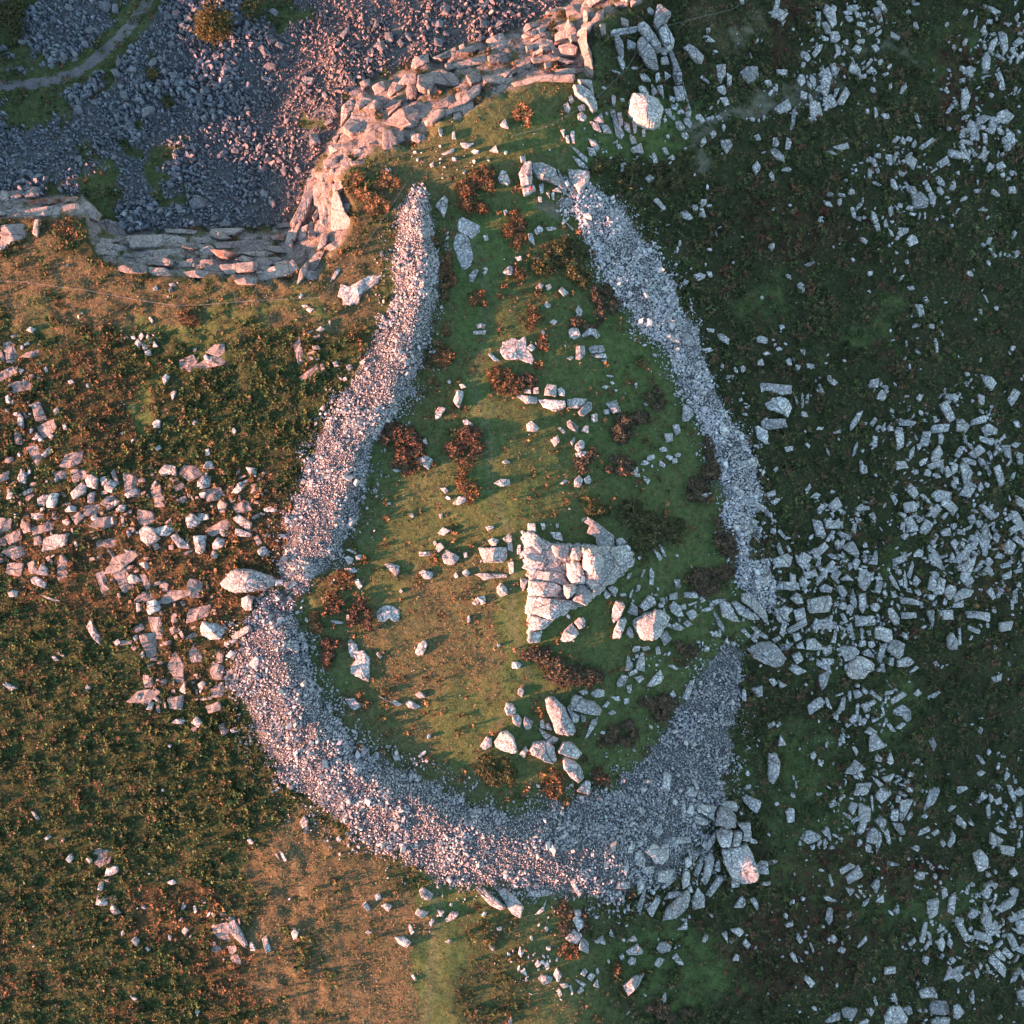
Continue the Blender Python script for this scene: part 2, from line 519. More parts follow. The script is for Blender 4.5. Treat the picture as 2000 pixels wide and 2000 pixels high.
'3,2': '''285,660 480,630 495,690 470,755 310,765 /1.6
160,650 215,605 260,640 275,690 220,700
385,570 430,540 490,570 480,610 400,605
515,560 560,550 605,610 580,660 540,620
520,160 540,140 630,180 620,215 570,210
555,265 640,215 700,310 690,350 610,310 /1.3
630,150 650,70 675,90 660,170
755,20 800,0 825,50 800,110 775,70
655,40 700,50 715,85 670,80
420,440 490,405 545,410 490,460
475,460 530,430 560,460 520,510
540,510 600,470 655,520 600,520
625,390 660,345 705,370 660,440
440,320 480,310 550,345 540,365 470,350
270,400 300,375 330,400 300,460
670,500 740,485 775,540 735,600 690,570 /1.2
610,640 645,570 675,690 665,725 620,690
680,620 740,610 745,690 720,770 690,720
575,720 620,690 650,720 640,770
540,770 570,760 610,830 580,840
600,860 630,830 665,960 640,970
445,890 470,770 475,830
800,600 820,510 875,530 840,620
905,490 930,470 960,510 1010,600 950,560
1045,480 1090,360 1105,400 1075,510
1020,570 1030,420 1060,560 1050,580
1085,540 1110,475 1155,520 1120,570
1095,310 1140,275 1180,295 1170,340 1100,340
995,640 1100,655 1195,690 1180,710 1000,690 /1.1
1200,620 1280,625 1250,670 1210,660
1320,600 1370,550 1420,560 1425,600 1375,665 /1.3
1000,755 1120,760 1125,800 1005,810
905,730 940,725 1000,800 1000,850 960,855 905,790
800,870 850,860 930,890 940,960 910,985 800,950 /1.5
890,1020 940,960 1000,970 1045,1000 1025,1080 990,1110 900,1050 /1.8
1350,950 1390,910 1440,980 1435,1040 1390,1045 1355,1010 /1.5
1430,870 1450,850 1465,1000 1440,1010
1185,740 1250,740 1260,840 1235,940 1220,930 1230,850
1310,740 1400,740 1410,815 1320,810
1480,740 1680,760 1675,830 1560,800 1500,800 /1
1395,690 1480,665 1480,720 1390,725
1310,690 1330,645 1360,660 1340,710
1375,230 1410,200 1445,230 1410,290
1410,280 1440,270 1450,310 1425,335
1300,40 1340,0 1375,0 1330,60
1690,190 1720,140 1755,180 1730,240
1780,50 1830,5 1865,40 1800,75
1500,40 1560,10 1570,80 1530,100
1750,480 1840,440 1840,500 1770,510
1740,400 1820,375 1840,410 1760,430
1840,600 1880,580 1890,690 1850,690
1830,660 1855,650 1860,740 1835,740
600,1220 610,1140 690,1090 760,1110 815,1150 820,1200 760,1220 730,1265 640,1265 /3 o
710,1060 760,1030 805,1090 790,1100 720,1080
575,1160 600,1140 600,1195 580,1200
380,1230 480,1190 440,1320 410,1360 385,1290 /1.2
285,960 350,950 440,1035 380,1045 290,1040
210,1000 260,975 280,1035 210,1030
180,920 240,910 255,960 200,980
145,1180 190,1140 305,1210 225,1235
500,1030 560,1005 660,1020 700,1060 680,1100 590,1130 560,1080 /1
965,1120 1060,1090 1120,1140 1060,1170 980,1170
1060,1210 1115,1160 1150,1175 1080,1215
840,1150 875,1140 890,1210 855,1210
945,1490 1020,1450 1085,1500 1085,1570 1050,1590 1010,1540 950,1530
960,1630 1010,1585 1050,1600 1000,1640
1185,1420 1200,1385 1290,1350 1310,1365 1240,1415
1090,1370 1130,1330 1165,1370 1130,1395
770,1700 800,1650 890,1770 765,1815 /1.4
725,1660 770,1620 830,1660 820,1690 760,1680
805,1880 810,1810 870,1860 860,1890
895,1890 920,1790 955,1890 930,1910
600,1932 660,1870 740,1932
630,1770 660,1770 685,1810 670,1850
310,1830 350,1800 370,1840 340,1885
65,1770 95,1680 140,1760
1195,1720 1250,1700 1275,1760 1250,1810
1545,1815 1600,1840 1655,1900 1620,1910
430,1400 450,1400 485,1490 445,1470
540,1460 560,1400 585,1390 580,1500 520,1500
0,1260 40,1250 80,1290 40,1320
70,1260 150,1310 90,1335
0,1600 50,1575 60,1610 0,1640
55,1610 90,1575 105,1600 65,1635
30,760 60,745 120,820 90,840
60,260 85,220 128,330 100,365
70,150 90,125 135,180 135,215
75,1000 200,985 150,1045 100,1045
640,1350 690,1340 720,1380 660,1410
600,1350 630,1345 630,1430 605,1430
660,1450 685,1440 690,1530 665,1530
730,1450 800,1410 830,1440 750,1480
845,1450 860,1450 890,1530 870,1540
890,1600 920,1590 970,1660 930,1660
1240,1130 1270,1120 1300,1165 1270,1185
530,850 590,880 580,910 550,890
690,890 710,870 730,900 710,930
740,900 770,890 785,930 750,940
690,970 740,970 740,1010 700,1020
750,980 800,970 810,1010 770,1030
800,1080 890,1080 900,1100 820,1100
900,1150 915,1090 950,1100 950,1170
480,960 500,900 525,900 510,990 470,985
1100,590 1140,580 1165,620 1130,640
860,600 890,585 905,630 880,655
920,595 960,600 990,640 940,650
1030,330 1080,300 1090,315 1040,345''',
'2,3': '''1395,280 1420,265 1550,300 1530,350 1535,410 1450,350 1400,330 /1.8
1375,400 1390,340 1500,410 1480,435 1400,430 /1.2
1530,260 1690,255 1710,300 1700,340 1600,290 /1.2
1545,340 1570,295 1660,310 1700,380 1695,460 1620,465 1590,440 1535,440 /3.4 o
1545,480 1590,450 1670,480 1650,600 1580,600 1550,540 /2.6
1675,480 1740,480 1730,560 1700,600 1660,590 /2
1700,420 1800,420 1810,530 1780,560 1735,540 1745,480 /1.8
1575,620 1780,590 1815,640 1865,800 1860,860 1730,870 1660,830 1600,720 /3
1840,740 1880,705 1932,705 1940,800 1870,800 /1.2
1735,240 1760,200 1890,260 1850,350 1800,310 /1.2
1440,820 1470,680 1510,640 1535,680 1500,820 1470,900 1420,850 /1.4
1365,800 1420,680 1460,650 1440,740 1400,830
1290,780 1340,775 1350,830 1330,900 1290,920 1280,850 /1.2
1120,890 1230,820 1255,840 1180,890 1130,910
1050,930 1120,870 1130,890 1070,935
1145,990 1180,940 1270,930 1290,960 1200,990
1165,1060 1280,960 1330,930 1355,980 1330,1060 1240,1140 1130,1160 /2
935,1060 970,960 1010,890 1000,1000 970,1110
875,600 900,565 935,590 910,650 870,640
925,660 960,610 1010,690 1000,760 930,730
940,560 980,540 1000,580 960,600
1000,620 1060,570 1120,600 1190,580 1190,680 1140,730 1080,720 1050,670 /1.8
1200,600 1250,555 1260,590 1210,625
1050,460 1130,410 1140,480 1100,540 1070,520
1310,330 1350,270 1380,300 1360,370
1275,250 1310,260 1320,400 1280,370
1290,190 1350,150 1410,190 1380,230
1350,80 1380,80 1420,160 1400,190
835,780 875,685 885,760 860,810
690,720 730,700 730,760 700,770
800,850 890,860 895,920 780,905
430,850 470,840 525,970 505,980
100,970 140,920 280,920 280,970 180,975
170,1110 240,1040 265,980 240,1080 200,1110
455,1140 490,1110 540,1150 540,1200 500,1235
465,1070 520,1080 530,1120 480,1120
400,1280 460,1220 530,1260 500,1340 440,1320
500,1360 520,1280 580,1320 580,1410 /1
860,1380 950,1330 995,1400 960,1415 870,1410
870,1460 900,1425 935,1440 930,1490 890,1490
810,1420 840,1400 850,1440 820,1455
870,1300 920,1265 945,1300 920,1310
1085,1370 1110,1320 1170,1310 1210,1360 1190,1390 1130,1400
1070,1480 1100,1430 1155,1450 1110,1510
1205,1430 1240,1395 1300,1490 1270,1495
840,1640 920,1580 1000,1570 960,1640 880,1720 850,1680 /1.2
640,1290 690,1265 710,1340 660,1320
730,1260 745,1215 780,1290
1790,990 1830,970 1865,1040 1855,1085
1670,1050 1740,960 1770,1010 1750,1060
1640,1220 1720,1205 1755,1240 1720,1280
1735,1320 1760,1285 1805,1340 1780,1375
1580,1250 1625,1235 1630,1325
1660,1450 1690,1405 1720,1420 1710,1460
195,1590 220,1560 310,1580 300,1620 240,1640
310,1560 340,1510 380,1560 350,1620
515,1550 545,1510 570,1540 545,1580
565,1580 590,1545 630,1570 600,1615
610,1640 645,1590 660,1665
240,1480 270,1450 285,1510 260,1530
60,1540 90,1510 115,1570
470,1590 510,1600 560,1640 540,1660
335,1680 360,1665 380,1710 360,1735
45,1400 60,1345 95,1380 70,1430
1240,1220 1300,1180 1320,1130 1325,1220
485,170 560,90 595,110 585,205 /1.2
1540,700 1570,670 1575,790 1530,780
1300,680 1360,660 1360,740 1310,760
1430,580 1450,545 1475,570 1460,620
430,130 465,110 465,150
500,230 520,205 550,225 530,250
630,1520 650,1505 660,1550 640,1560
170,1480 195,1445 220,1480 190,1510
360,1630 400,1620 430,1650 390,1665
430,1640 445,1640 465,1710 450,1720
490,1690 520,1650 545,1680 510,1705''',
'1,3': '''1650,910 1720,910 1740,930 1880,1050 1850,1075 1760,1030 /1.4
1230,930 1260,900 1345,960 1310,1005 1250,980
1370,1070 1425,1085 1390,1125
1420,1150 1480,1080 1530,1100 1500,1140 1440,1165
1200,1100 1220,1060 1260,1080 1310,1090 1260,1135
940,1040 985,1020 1030,1040 1000,1085
800,1030 830,1010 865,1070 840,1085
1040,1280 1110,1270 1170,1320 1140,1360 1080,1330
1145,1180 1165,1180 1200,1240 1170,1265
330,410 360,360 395,390 390,440 350,460
600,530 630,510 650,540 620,560
40,1290 80,1265 115,1380 80,1400
265,1250 290,1205 320,1240 310,1290 280,1300
1450,690 1480,670 1505,690 1490,725
1755,1330 1800,1340 1800,1385 1780,1380
135,640 160,640 185,710
175,630 200,630 235,700 215,710
895,960 930,945 945,985 910,1000
1425,1310 1460,1295 1485,1305 1450,1325
820,1240 850,1225 880,1240 850,1255
1170,1570 1185,1555 1215,1600 1200,1610
1900,1900 1930,1880 1932,1932 1910,1932''',
'0,3': '''720,1030 730,960 800,980 820,1040 770,1040
790,820 800,750 890,735 890,790 840,810
735,920 750,850 785,850 770,930
830,1070 845,1020 885,1060 910,1100 860,1110
1690,1170 1760,1140 1820,1230 1870,1340 1850,1365 1740,1250 /.9
1880,1310 1910,1320 1932,1380 1890,1380
495,690 530,645 560,680 530,720
640,690 670,670 700,700 680,720
990,1300 1020,1275 1055,1310 1030,1350
1370,1230 1400,1195 1430,1220 1400,1265
1360,1080 1385,1010 1410,1030 1390,1075
1590,1100 1610,1080 1635,1110 1610,1130
1650,1090 1690,1080 1710,1105 1670,1115
330,530 370,505 390,520 350,545
225,325 250,325 300,380 285,405
1860,550 1880,530 1920,560 1900,580
910,1240 935,1215 945,1250 920,1270
1095,1360 1115,1345 1140,1370 1115,1385
980,1710 1040,1740 1020,1770
1470,1840 1490,1810 1510,1830 1490,1880
1260,860 1310,840 1340,870 1290,885
1455,1050 1475,1030 1490,1080 1470,1100
1510,990 1550,980 1560,1020 1530,1020''',
'3,3': '''240,530 270,480 320,475 410,520 370,555 300,575 /1
130,330 150,305 200,310 210,410 150,415
575,40 590,0 740,0 745,20 640,50
805,210 850,150 930,160 940,195 860,275
1000,240 1110,240 1010,405 990,380 /1.2
1155,330 1220,135 1305,160 1260,270 1170,330 /1.3
920,370 940,320 990,315 980,400 930,400
665,490 720,350 765,385 720,490
750,490 800,445 860,490 865,570 820,660 835,580 790,570 740,560
735,590 760,570 785,600 770,640 740,630
800,400 850,360 900,400 870,490 840,440
930,410 1020,420 1040,500 1010,515 960,460
1140,370 1190,330 1220,350 1200,385
1040,370 1090,310 1095,360 1060,405
1115,510 1150,460 1220,450 1235,480 1160,500
1225,490 1290,465 1300,490 1250,515
1345,580 1400,480 1420,510 1410,560 1370,600
1295,560 1320,540 1345,570 1320,600
1415,400 1440,355 1500,420 1480,460 1420,420
1345,320 1380,285 1430,290 1370,330
1415,140 1500,140 1520,160 1430,195
1550,650 1610,620 1660,670 1665,750 1600,795 1575,730 /1.3
580,820 690,735 725,820 610,880 /1
775,890 840,810 845,900 820,935
585,905 660,920 620,970
1105,820 1130,785 1190,790 1185,840 1130,850
450,800 470,800 500,890 480,905
800,1010 870,950 880,1020
415,970 440,960 530,1010 520,1020 430,995
430,1140 450,1060 490,1060 490,1160 460,1190
450,1280 490,1240 530,1300 500,1330
660,1350 740,1265 755,1300 680,1365
205,1270 230,1240 270,1310 240,1330
310,1320 325,1315 355,1390 340,1400
520,1380 550,1350 590,1370 570,1400
1055,1320 1110,1280 1125,1310 1070,1345
1195,1240 1220,1235 1245,1290 1220,1310
1270,1310 1320,1275 1345,1320 1320,1390 1280,1360
1350,1330 1370,1280 1395,1310 1385,1370
1160,1460 1180,1410 1220,1430 1200,1490
1360,1440 1390,1425 1425,1450 1390,1480
1390,1570 1440,1540 1480,1575 1435,1620
1140,1690 1170,1660 1260,1665 1290,1745 1230,1730 1160,1740 /1.1
1215,1790 1240,1755 1350,1760 1375,1810 1370,1860 1230,1855 /1.5
1225,1900 1270,1875 1375,1890 1370,1932 1230,1932 /1.2
1395,1790 1440,1780 1490,1850 1440,1900 1400,1890
870,1870 920,1800 1000,1800 1060,1890 1050,1932 880,1932 /1.4
555,1820 600,1810 680,1830 650,1890 570,1885
425,1910 500,1850 550,1850 550,1905 430,1925
735,1820 780,1810 805,1840 780,1880
1000,1800 1080,1800 1100,1860 1060,1870
1510,1720 1555,1675 1560,1780 1540,1785
1550,1520 1580,1510 1600,1560 1575,1590
1820,1620 1860,1540 1920,1480 1910,1540 1870,1610
1820,920 1850,900 1900,920 1880,975 1830,960
1820,790 1860,750 1890,800 1850,830
1860,330 1880,270 1920,250 1920,370 1870,370
1780,60 1800,20 1830,50 1790,105
1500,1120 1540,1060 1590,1065 1595,1120 1530,1140
1700,1390 1740,1370 1800,1440 1800,1470 1740,1440
1880,1690 1910,1640 1932,1660 1932,1770 1890,1760
790,1740 810,1720 835,1790 815,1800
780,60 830,90 880,130 840,145 810,110
850,70 900,60 965,45 930,100 890,110
1070,600 1120,580 1150,600 1140,640
770,210 790,200 800,340 785,320
970,190 1000,170 1060,210 1040,225
1570,40 1610,15 1650,35 1600,65
1700,1210 1730,1190 1760,1240 1730,1260
1660,230 1690,200 1710,240 1680,265
870,720 900,700 1000,730 990,745 900,735
590,1110 630,1075 650,1100 600,1135
1800,130 1840,130 1885,240 1870,270 1830,220
1700,240 1760,220 1770,270 1720,280''',
}
# centre x, centre y, length, width, angle (degrees, image clockwise) in the same tile coordinates
OVALS = {
'3,0': '445,215,110,60,60 600,95,80,35,-5 615,140,70,45,10 680,110,70,45,40 700,185,75,60,0 680,250,90,40,30 870,60,90,50,60 835,250,70,35,-40 960,270,95,45,30 675,370,80,65,20 810,360,70,55,50 700,310,70,40,-20 590,315,50,40,0 430,290,70,45,10 500,525,60,55,60 415,565,90,45,30 255,605,95,60,90 270,720,75,62,80 780,540,80,70,30 640,455,90,25,50 315,640,80,30,70 325,745,80,30,70 435,680,60,50,0 335,900,65,45,10 190,900,240,42,-78 155,1080,120,55,-80 75,1170,170,60,35 140,1280,90,35,-10 885,875,75,50,0 815,850,110,35,80 1125,885,75,30,60 1140,950,50,45,30 970,1055,75,45,-45 1020,1060,60,50,60 1065,1050,50,45,20 1075,1215,120,100,60 920,1190,100,60,30 830,1175,60,50,10 1000,1305,80,45,20 950,1400,110,60,50 1145,1510,150,130,0 1085,1430,90,70,60 1240,1490,110,60,80 1300,1370,110,60,40 1300,1440,70,50,40 1395,1400,85,55,-60 1070,1570,70,40,10 925,1590,90,40,80 645,1610,100,45,65 455,1535,90,40,25 800,1640,100,55,70 1020,1745,110,60,-30 1085,1815,120,80,-20 725,1815,70,45,30 1480,1500,80,30,-25 1420,1600,110,25,-45 1850,1430,80,70,30 1620,900,130,65,-20 1640,1040,130,40,85 1640,1150,90,40,85 1670,1820,80,50,-70 1570,160,100,26,-80 1850,380,60,40,30 1890,700,80,35,-60 690,1650,50,45,0 830,1710,80,40,80 1490,90,60,40,-60 500,60,60,40,60 1060,90,45,40,0 1350,180,40,45,60 560,495,55,35,-30 640,490,50,25,60 850,470,50,40,-40 920,500,60,30,-50 890,560,60,30,-20 925,650,55,35,-60 795,680,60,40,20 30,1330,70,40,70 1115,190,70,40,80',
'3,1': '215,1090,90,28,75 260,1090,110,28,90 295,1085,90,32,-80 275,1195,60,45,20 660,1250,190,48,-55 520,1330,80,30,-10 160,1455,70,70,20 160,800,70,55,70 225,840,60,45,60 320,825,90,45,-10 260,710,75,40,65 805,955,95,70,-60 890,990,70,35,-15 655,1470,140,28,-70 455,1480,70,20,70 720,1605,75,70,0 1085,1490,120,45,-75 1140,1440,60,50,80 1305,1380,85,45,-80 1485,1380,80,35,70 1530,1435,70,28,45 1435,1490,110,55,-60 1205,1640,75,65,0 1110,1630,55,45,0 1175,1555,80,50,-45 1315,1605,90,35,80 1410,1600,100,60,-60 1275,1660,70,45,50 1605,1745,85,50,-60 1415,1690,80,60,40 300,1760,100,45,-60 360,1810,90,50,-35 950,1835,110,45,65 880,1885,60,22,-50 700,1900,80,70,0 1180,1820,80,40,30 1685,1890,55,40,-60 1270,670,150,34,80 1310,585,60,25,65 1235,535,60,45,20 1605,420,60,30,70 1725,395,50,30,50 1850,695,50,40,-30 770,130,50,40,0 1150,1065,80,55,-40 1760,1465,42,40,30 1880,1270,80,40,60 1870,1425,60,45,0 85,700,50,35,0 1045,660,50,20,85 1130,720,55,25,50 1035,775,50,25,-60 1070,835,50,25,80 960,970,45,25,60 1260,1225,50,40,80 1110,525,55,35,-40 945,640,40,30,0 1310,505,45,28,70 740,1900,40,60,90 1410,1900,80,40,-10 60,1850,80,50,-20 1665,50,50,30,60 1190,330,60,45,60 1080,240,60,35,10 1050,45,45,35,0 640,30,50,35,60 830,1295,70,30,-40 870,1290,70,30,-70 930,1300,70,28,50 985,1330,60,25,60 1075,1270,60,35,70 1630,1560,80,30,60 1670,1630,80,30,80 1850,1660,80,35,-60',
'2,1': '1140,1460,70,40,10 1250,1500,60,40,0 1190,1520,70,40,30 1130,1570,80,40,40 1230,1545,60,50,-40 1050,1520,70,40,-20 1000,1560,80,40,0 930,1620,80,40,-50 940,1650,70,35,20 1690,860,50,25,60 1590,830,40,35,80 1760,1195,55,25,10 1725,1085,45,30,-20 1910,1240,60,35,-60',
}
QUARRY = {
'0,0': '790,45,110,80,50 870,60,90,60,80 1265,120,90,70,60 1330,110,80,80,0 1470,225,110,60,30 1155,470,90,60,-50 1210,445,60,45,60 1290,335,70,60,0 880,545,100,60,45 995,525,80,60,-20 1025,630,70,55,0 1545,385,70,45,80 1515,465,60,45,60 1565,490,60,50,0 1640,465,70,40,10 1710,520,75,70,20 1465,385,70,40,0 1440,735,60,35,70 1490,745,60,45,90 1485,880,60,40,70 1540,895,60,50,90 1600,845,70,55,60 1550,690,80,60,-30 670,695,80,50,75 590,765,80,45,60 590,830,80,60,70 720,770,70,50,20 940,720,80,60,60 910,655,60,45,40 1110,840,150,80,-25 1310,570,70,60,30 1345,630,80,50,40 975,970,60,45,20 1030,1050,70,45,20 1440,1190,90,50,40 1670,1170,80,45,-40 1770,1135,80,45,20 1500,1530,130,110,0 1690,1690,120,55,0 1350,1580,110,50,60 1620,1650,80,50,-20 240,1330,90,45,50 180,1300,70,50,60 590,1200,70,60,0 165,315,60,40,10 225,330,90,40,50 690,225,120,50,-20 860,1190,60,35,-40 1410,140,80,60,60 520,60,70,50,40 400,150,70,50,60 640,330,70,45,30',
'1,0': '1000,280,110,90,70 940,350,100,100,0 1430,70,100,80,40 670,250,130,50,-60 905,190,120,50,-70 855,215,80,25,-80 1380,180,70,70,0 1440,260,80,45,60 1300,210,60,40,60 1380,320,100,80,40 860,400,60,40,70 850,455,60,50,30 590,445,70,45,80 100,505,110,60,-10 175,345,70,60,60 60,380,140,60,50 1720,50,190,55,-55 1840,180,140,40,-25 1720,185,100,80,20 1650,270,60,40,-10 1700,290,90,45,-30 90,600,110,50,20 390,610,110,60,10 445,1060,110,100,60 210,1290,90,60,80 120,1530,100,50,65 550,920,80,50,-30 590,840,70,45,60 150,1000,60,40,40 380,690,70,45,70 1090,330,70,50,70 1260,250,90,45,-70 1150,280,90,40,60 130,90,80,60,30 110,300,90,60,60 230,910,50,45,0 320,1280,70,45,60 60,1460,90,50,60 250,1470,60,30,80 640,600,60,40,-60 520,720,60,40,60 30,1100,60,30,80',
}
CLIFF = {
'1,0': '''940,920 1050,830 1150,790 1230,830 1240,960 1180,985 1060,950 /1.7
955,990 1020,970 1110,1010 1125,1060 1040,1110 975,1170 950,1080 /1.4
1155,1010 1260,1005 1300,1050 1230,1085 1170,1060 /1
640,970 720,850 900,840 890,960 840,1010 720,1030 /.8 d
780,620 860,585 860,650 800,690 /1.2
990,700 1030,600 1130,650 1080,700 1010,740 /1.6
1180,440 1300,390 1310,480 1210,530 1170,500 /2
1160,540 1210,540 1220,740 1140,760 1130,680 /1.8
1320,450 1510,340 1520,420 1400,470 /1.2 d
1215,560 1400,500 1500,560 1560,660 1350,640 1320,720 1220,690 /1.2 d
1480,480 1740,400 1750,480 1520,530 /1.2
1700,560 1930,540 1930,650 1720,640 /1 d
1730,300 1860,240 1920,330 1850,400 1780,380 /1.6
1530,340 1570,330 1590,390 1540,400 /1.4
1110,800 1200,760 1300,770 1320,840 1250,850 /1
1320,800 1480,700 1560,760 1430,830 /1
1440,810 1570,730 1640,650 1700,620 1680,720 1560,800 /1.4
1490,850 1550,830 1560,920 1490,930 /.8
1330,870 1390,840 1400,910 /.8
380,1320 470,1300 460,1380 430,1500 370,1680 300,1720 260,1700 340,1530 /1.6
490,1290 560,1280 600,1430 560,1500 500,1480 /1.6
600,1430 640,1490 680,1610 740,1680 700,1760 600,1800 560,1700 570,1520 /1.4
460,1550 510,1500 560,1620 560,1750 490,1700 /1.4
280,1780 350,1710 400,1700 380,1800 330,1820 /1.4
390,1740 450,1720 460,1800 400,1800 /1.6 d
500,1860 640,1800 630,1880 560,1895 /1.2
230,1750 285,1700 280,1932 200,1932 /1.6
540,1100 640,1080 660,1130 560,1170 /1.2
500,1200 620,1170 620,1260 520,1280 /1.2
740,1110 850,1140 830,1180 740,1190 /.9
570,1040 640,1000 610,1090 /1
640,800 710,740 760,800 700,890 640,960 /1.6
1030,740 1110,760 1090,800 1020,830 950,810 /.8
870,640 960,600 980,690 900,720 /1
700,1210 830,1220 840,1245 720,1250 /.7
1580,560 1690,540 1700,620 1620,650 /1.2 d
1750,420 1920,380 1932,470 1760,500 /1.1
1860,560 1932,520 1932,540 1880,600 /1.4
1560,700 1640,740 1650,860 1580,900 1540,820 /.9''',
'0,0': '''0,1570 300,1560 590,1530 640,1600 600,1655 330,1640 0,1650 /1.2
180,1510 440,1490 440,1545 200,1555 /1 r
450,1490 580,1475 570,1530 460,1540 /1 r
0,1690 200,1680 190,1790 100,1830 0,1890 /1
240,1760 270,1660 310,1660 280,1790 /1.2
590,1570 640,1500 730,1600 720,1660 640,1640 /1.4
700,1700 800,1650 900,1680 950,1770 850,1800 760,1760 /1.4
960,1790 1230,1760 1400,1790 1420,1850 1000,1890 /1.2
1420,1790 1590,1790 1600,1830 1440,1860 /1.2
1230,1720 1500,1735 1520,1775 1250,1755 /1
1580,1720 1850,1720 1760,1790 1570,1760 /1.2
1600,1840 1900,1800 1932,1870 1650,1890 /1
600,1840 800,1820 950,1850 900,1932 620,1932 /1.2
960,1900 1200,1885 1400,1870 1390,1932 980,1932 /1
1410,1870 1600,1850 1640,1900 1600,1932 1400,1932 /1
0,1420 90,1450 60,1530 0,1520 /1
180,1400 290,1410 300,1490 190,1500 /1.2
60,1440 170,1430 170,1490 90,1530 /1.2''',
'0,1': '''850,90 940,60 1100,80 1120,140 950,130 /1.2
1110,80 1250,90 1310,140 1320,165 1130,145 /1.2
1320,120 1500,100 1640,130 1620,170 1330,165 /1.2
1760,180 1932,150 1932,215 1800,215 /1
1340,40 1470,20 1480,90 1330,80 /1
1000,10 1200,0 1320,40 1310,90 1050,60 /1
1500,30 1700,20 1720,90 1520,90 /.9
1640,60 1932,40 1932,120 1700,140 /.9''',
'1,1': '''0,130 160,60 270,20 330,100 260,150 120,180 0,200 /1.2
340,105 470,110 480,170 440,195 330,150 /1.1
0,20 150,0 200,20 120,70 0,110 /1''',
'2,0': '''500,280 560,210 555,310 600,420 615,590 545,590 550,440 /3.2 b
400,180 420,140 480,220 400,230 /2.4 b
540,70 580,110 570,170 540,150 /2.4 b
350,340 430,320 500,370 480,430 370,420 /1.6
320,240 480,210 500,280 330,310 /1.4
130,290 250,230 260,280 150,310 /1.2
70,260 180,220 190,270 90,290 /1
150,430 290,400 500,490 420,500 300,460 160,480 /1.2
0,600 180,560 470,580 460,610 200,610 40,650 /1
240,470 310,460 300,520 250,530 /1.4 d
100,340 170,330 160,390 110,400 /1.2 d
600,110 700,60 690,150 610,200 /1.2
770,20 880,0 880,60 790,60 /1.2
890,0 990,0 960,20 900,50 /1.2
20,480 140,440 150,520 30,560 /1
320,520 480,520 490,560 330,570 /1
200,330 320,320 340,390 220,400 /1.3
400,40 520,20 520,110 420,130 /1.2
660,180 705,170 710,260 675,270 /1
820,130 880,150 880,200 830,190 /1
560,-40 700,-60 700,40 580,60 /1.2''',
}
# ---------------------------------------------------------------- helpers
def sst(a, b, x):
    t = np.clip((np.asarray(x, float) - a) / (b - a), 0, 1); return t * t * (3 - 2 * t)
def sp(x, w): return w * np.logaddexp(0, np.asarray(x, float) / w)
def _hash(i, j, s):
    i = i.astype(np.int64); j = j.astype(np.int64)
    n = (i * 374761393 + j * 668265263 + s * 1442695041) & 0xFFFFFFFF
    n = ((n ^ (n >> 13)) * 1274126177) & 0xFFFFFFFF
    n = n ^ (n >> 16)
    return (n & 0xFFFF) / 65535.0
def vn(x, y, s=0):
    x = np.asarray(x, float); y = np.asarray(y, float)
    i = np.floor(x); j = np.floor(y); f = x - i; g = y - j
    f = f * f * (3 - 2 * f); g = g * g * (3 - 2 * g)
    a = _hash(i, j, s); b = _hash(i + 1, j, s); c = _hash(i, j + 1, s); d = _hash(i + 1, j + 1, s)
    return (a * (1 - f) + b * f) * (1 - g) + (c * (1 - f) + d * f) * g * 1.0
def fbm(x, y, s=0, o=4):
    r = 0; a = 0.5; t = 0
    for k in range(o):
        r = r + a * vn(x * 2 ** k, y * 2 ** k, s + 17 * k); t += a; a *= 0.5
    return r / t
def seg_dist(u, v, pts, vals=None):
    best = np.full(np.shape(u), 1e9); bv = np.zeros(np.shape(u)); bt = np.zeros(np.shape(u))
    n = len(pts) - 1
    for k in range(n):
        ax, ay = pts[k]; bx, by = pts[k + 1]
        dx, dy = bx - ax, by - ay
        t = np.clip(((u - ax) * dx + (v - ay) * dy) / (dx * dx + dy * dy + 1e-9), 0, 1)
        d = np.hypot(u - ax - t * dx, v - ay - t * dy)
        m = d < best
        best = np.where(m, d, best)
        if vals is not None: bv = np.where(m, vals[k] * (1 - t) + vals[k + 1] * t, bv)
        bt = np.where(m, (k + t) / n, bt)
    return best, bv, bt
def bank_coords(u, v, pts, W):
    best = np.full(np.shape(u), 1e9); w = np.zeros(np.shape(u)); s = np.zeros(np.shape(u)); side = np.ones(np.shape(u)); n = len(pts) - 1
    for k in range(n):
        ax, ay = pts[k]; bx, by = pts[k + 1]; dx, dy = bx - ax, by - ay
        t = np.clip(((u - ax) * dx + (v - ay) * dy) / (dx * dx + dy * dy + 1e-9), 0, 1)
        d = np.hypot(u - ax - t * dx, v - ay - t * dy); m = d < best; best = np.where(m, d, best)
        w = np.where(m, W[k] * (1 - t) + W[k + 1] * t, w); s = np.where(m, (k + t) / n, s)
        side = np.where(m, -np.sign(dx * (v - ay) - dy * (u - ax)), side)
    wob = 1 + 0.5 * (fbm(u / 46, v / 46, 52) - 0.5) + 0.5 * (fbm(u / 15, v / 15, 51) - 0.5)
    return best / (w * wob), side, s
def inside(u, v, pts):
    r = np.zeros(np.shape(u), bool); n = len(pts)
    for k in range(n):
        ax, ay = pts[k]; bx, by = pts[(k + 1) % n]
        if ay == by: continue
        c = ((ay > v) != (by > v)) & (u < (bx - ax) * (v - ay) / (by - ay) + ax)
        r ^= c
    return r
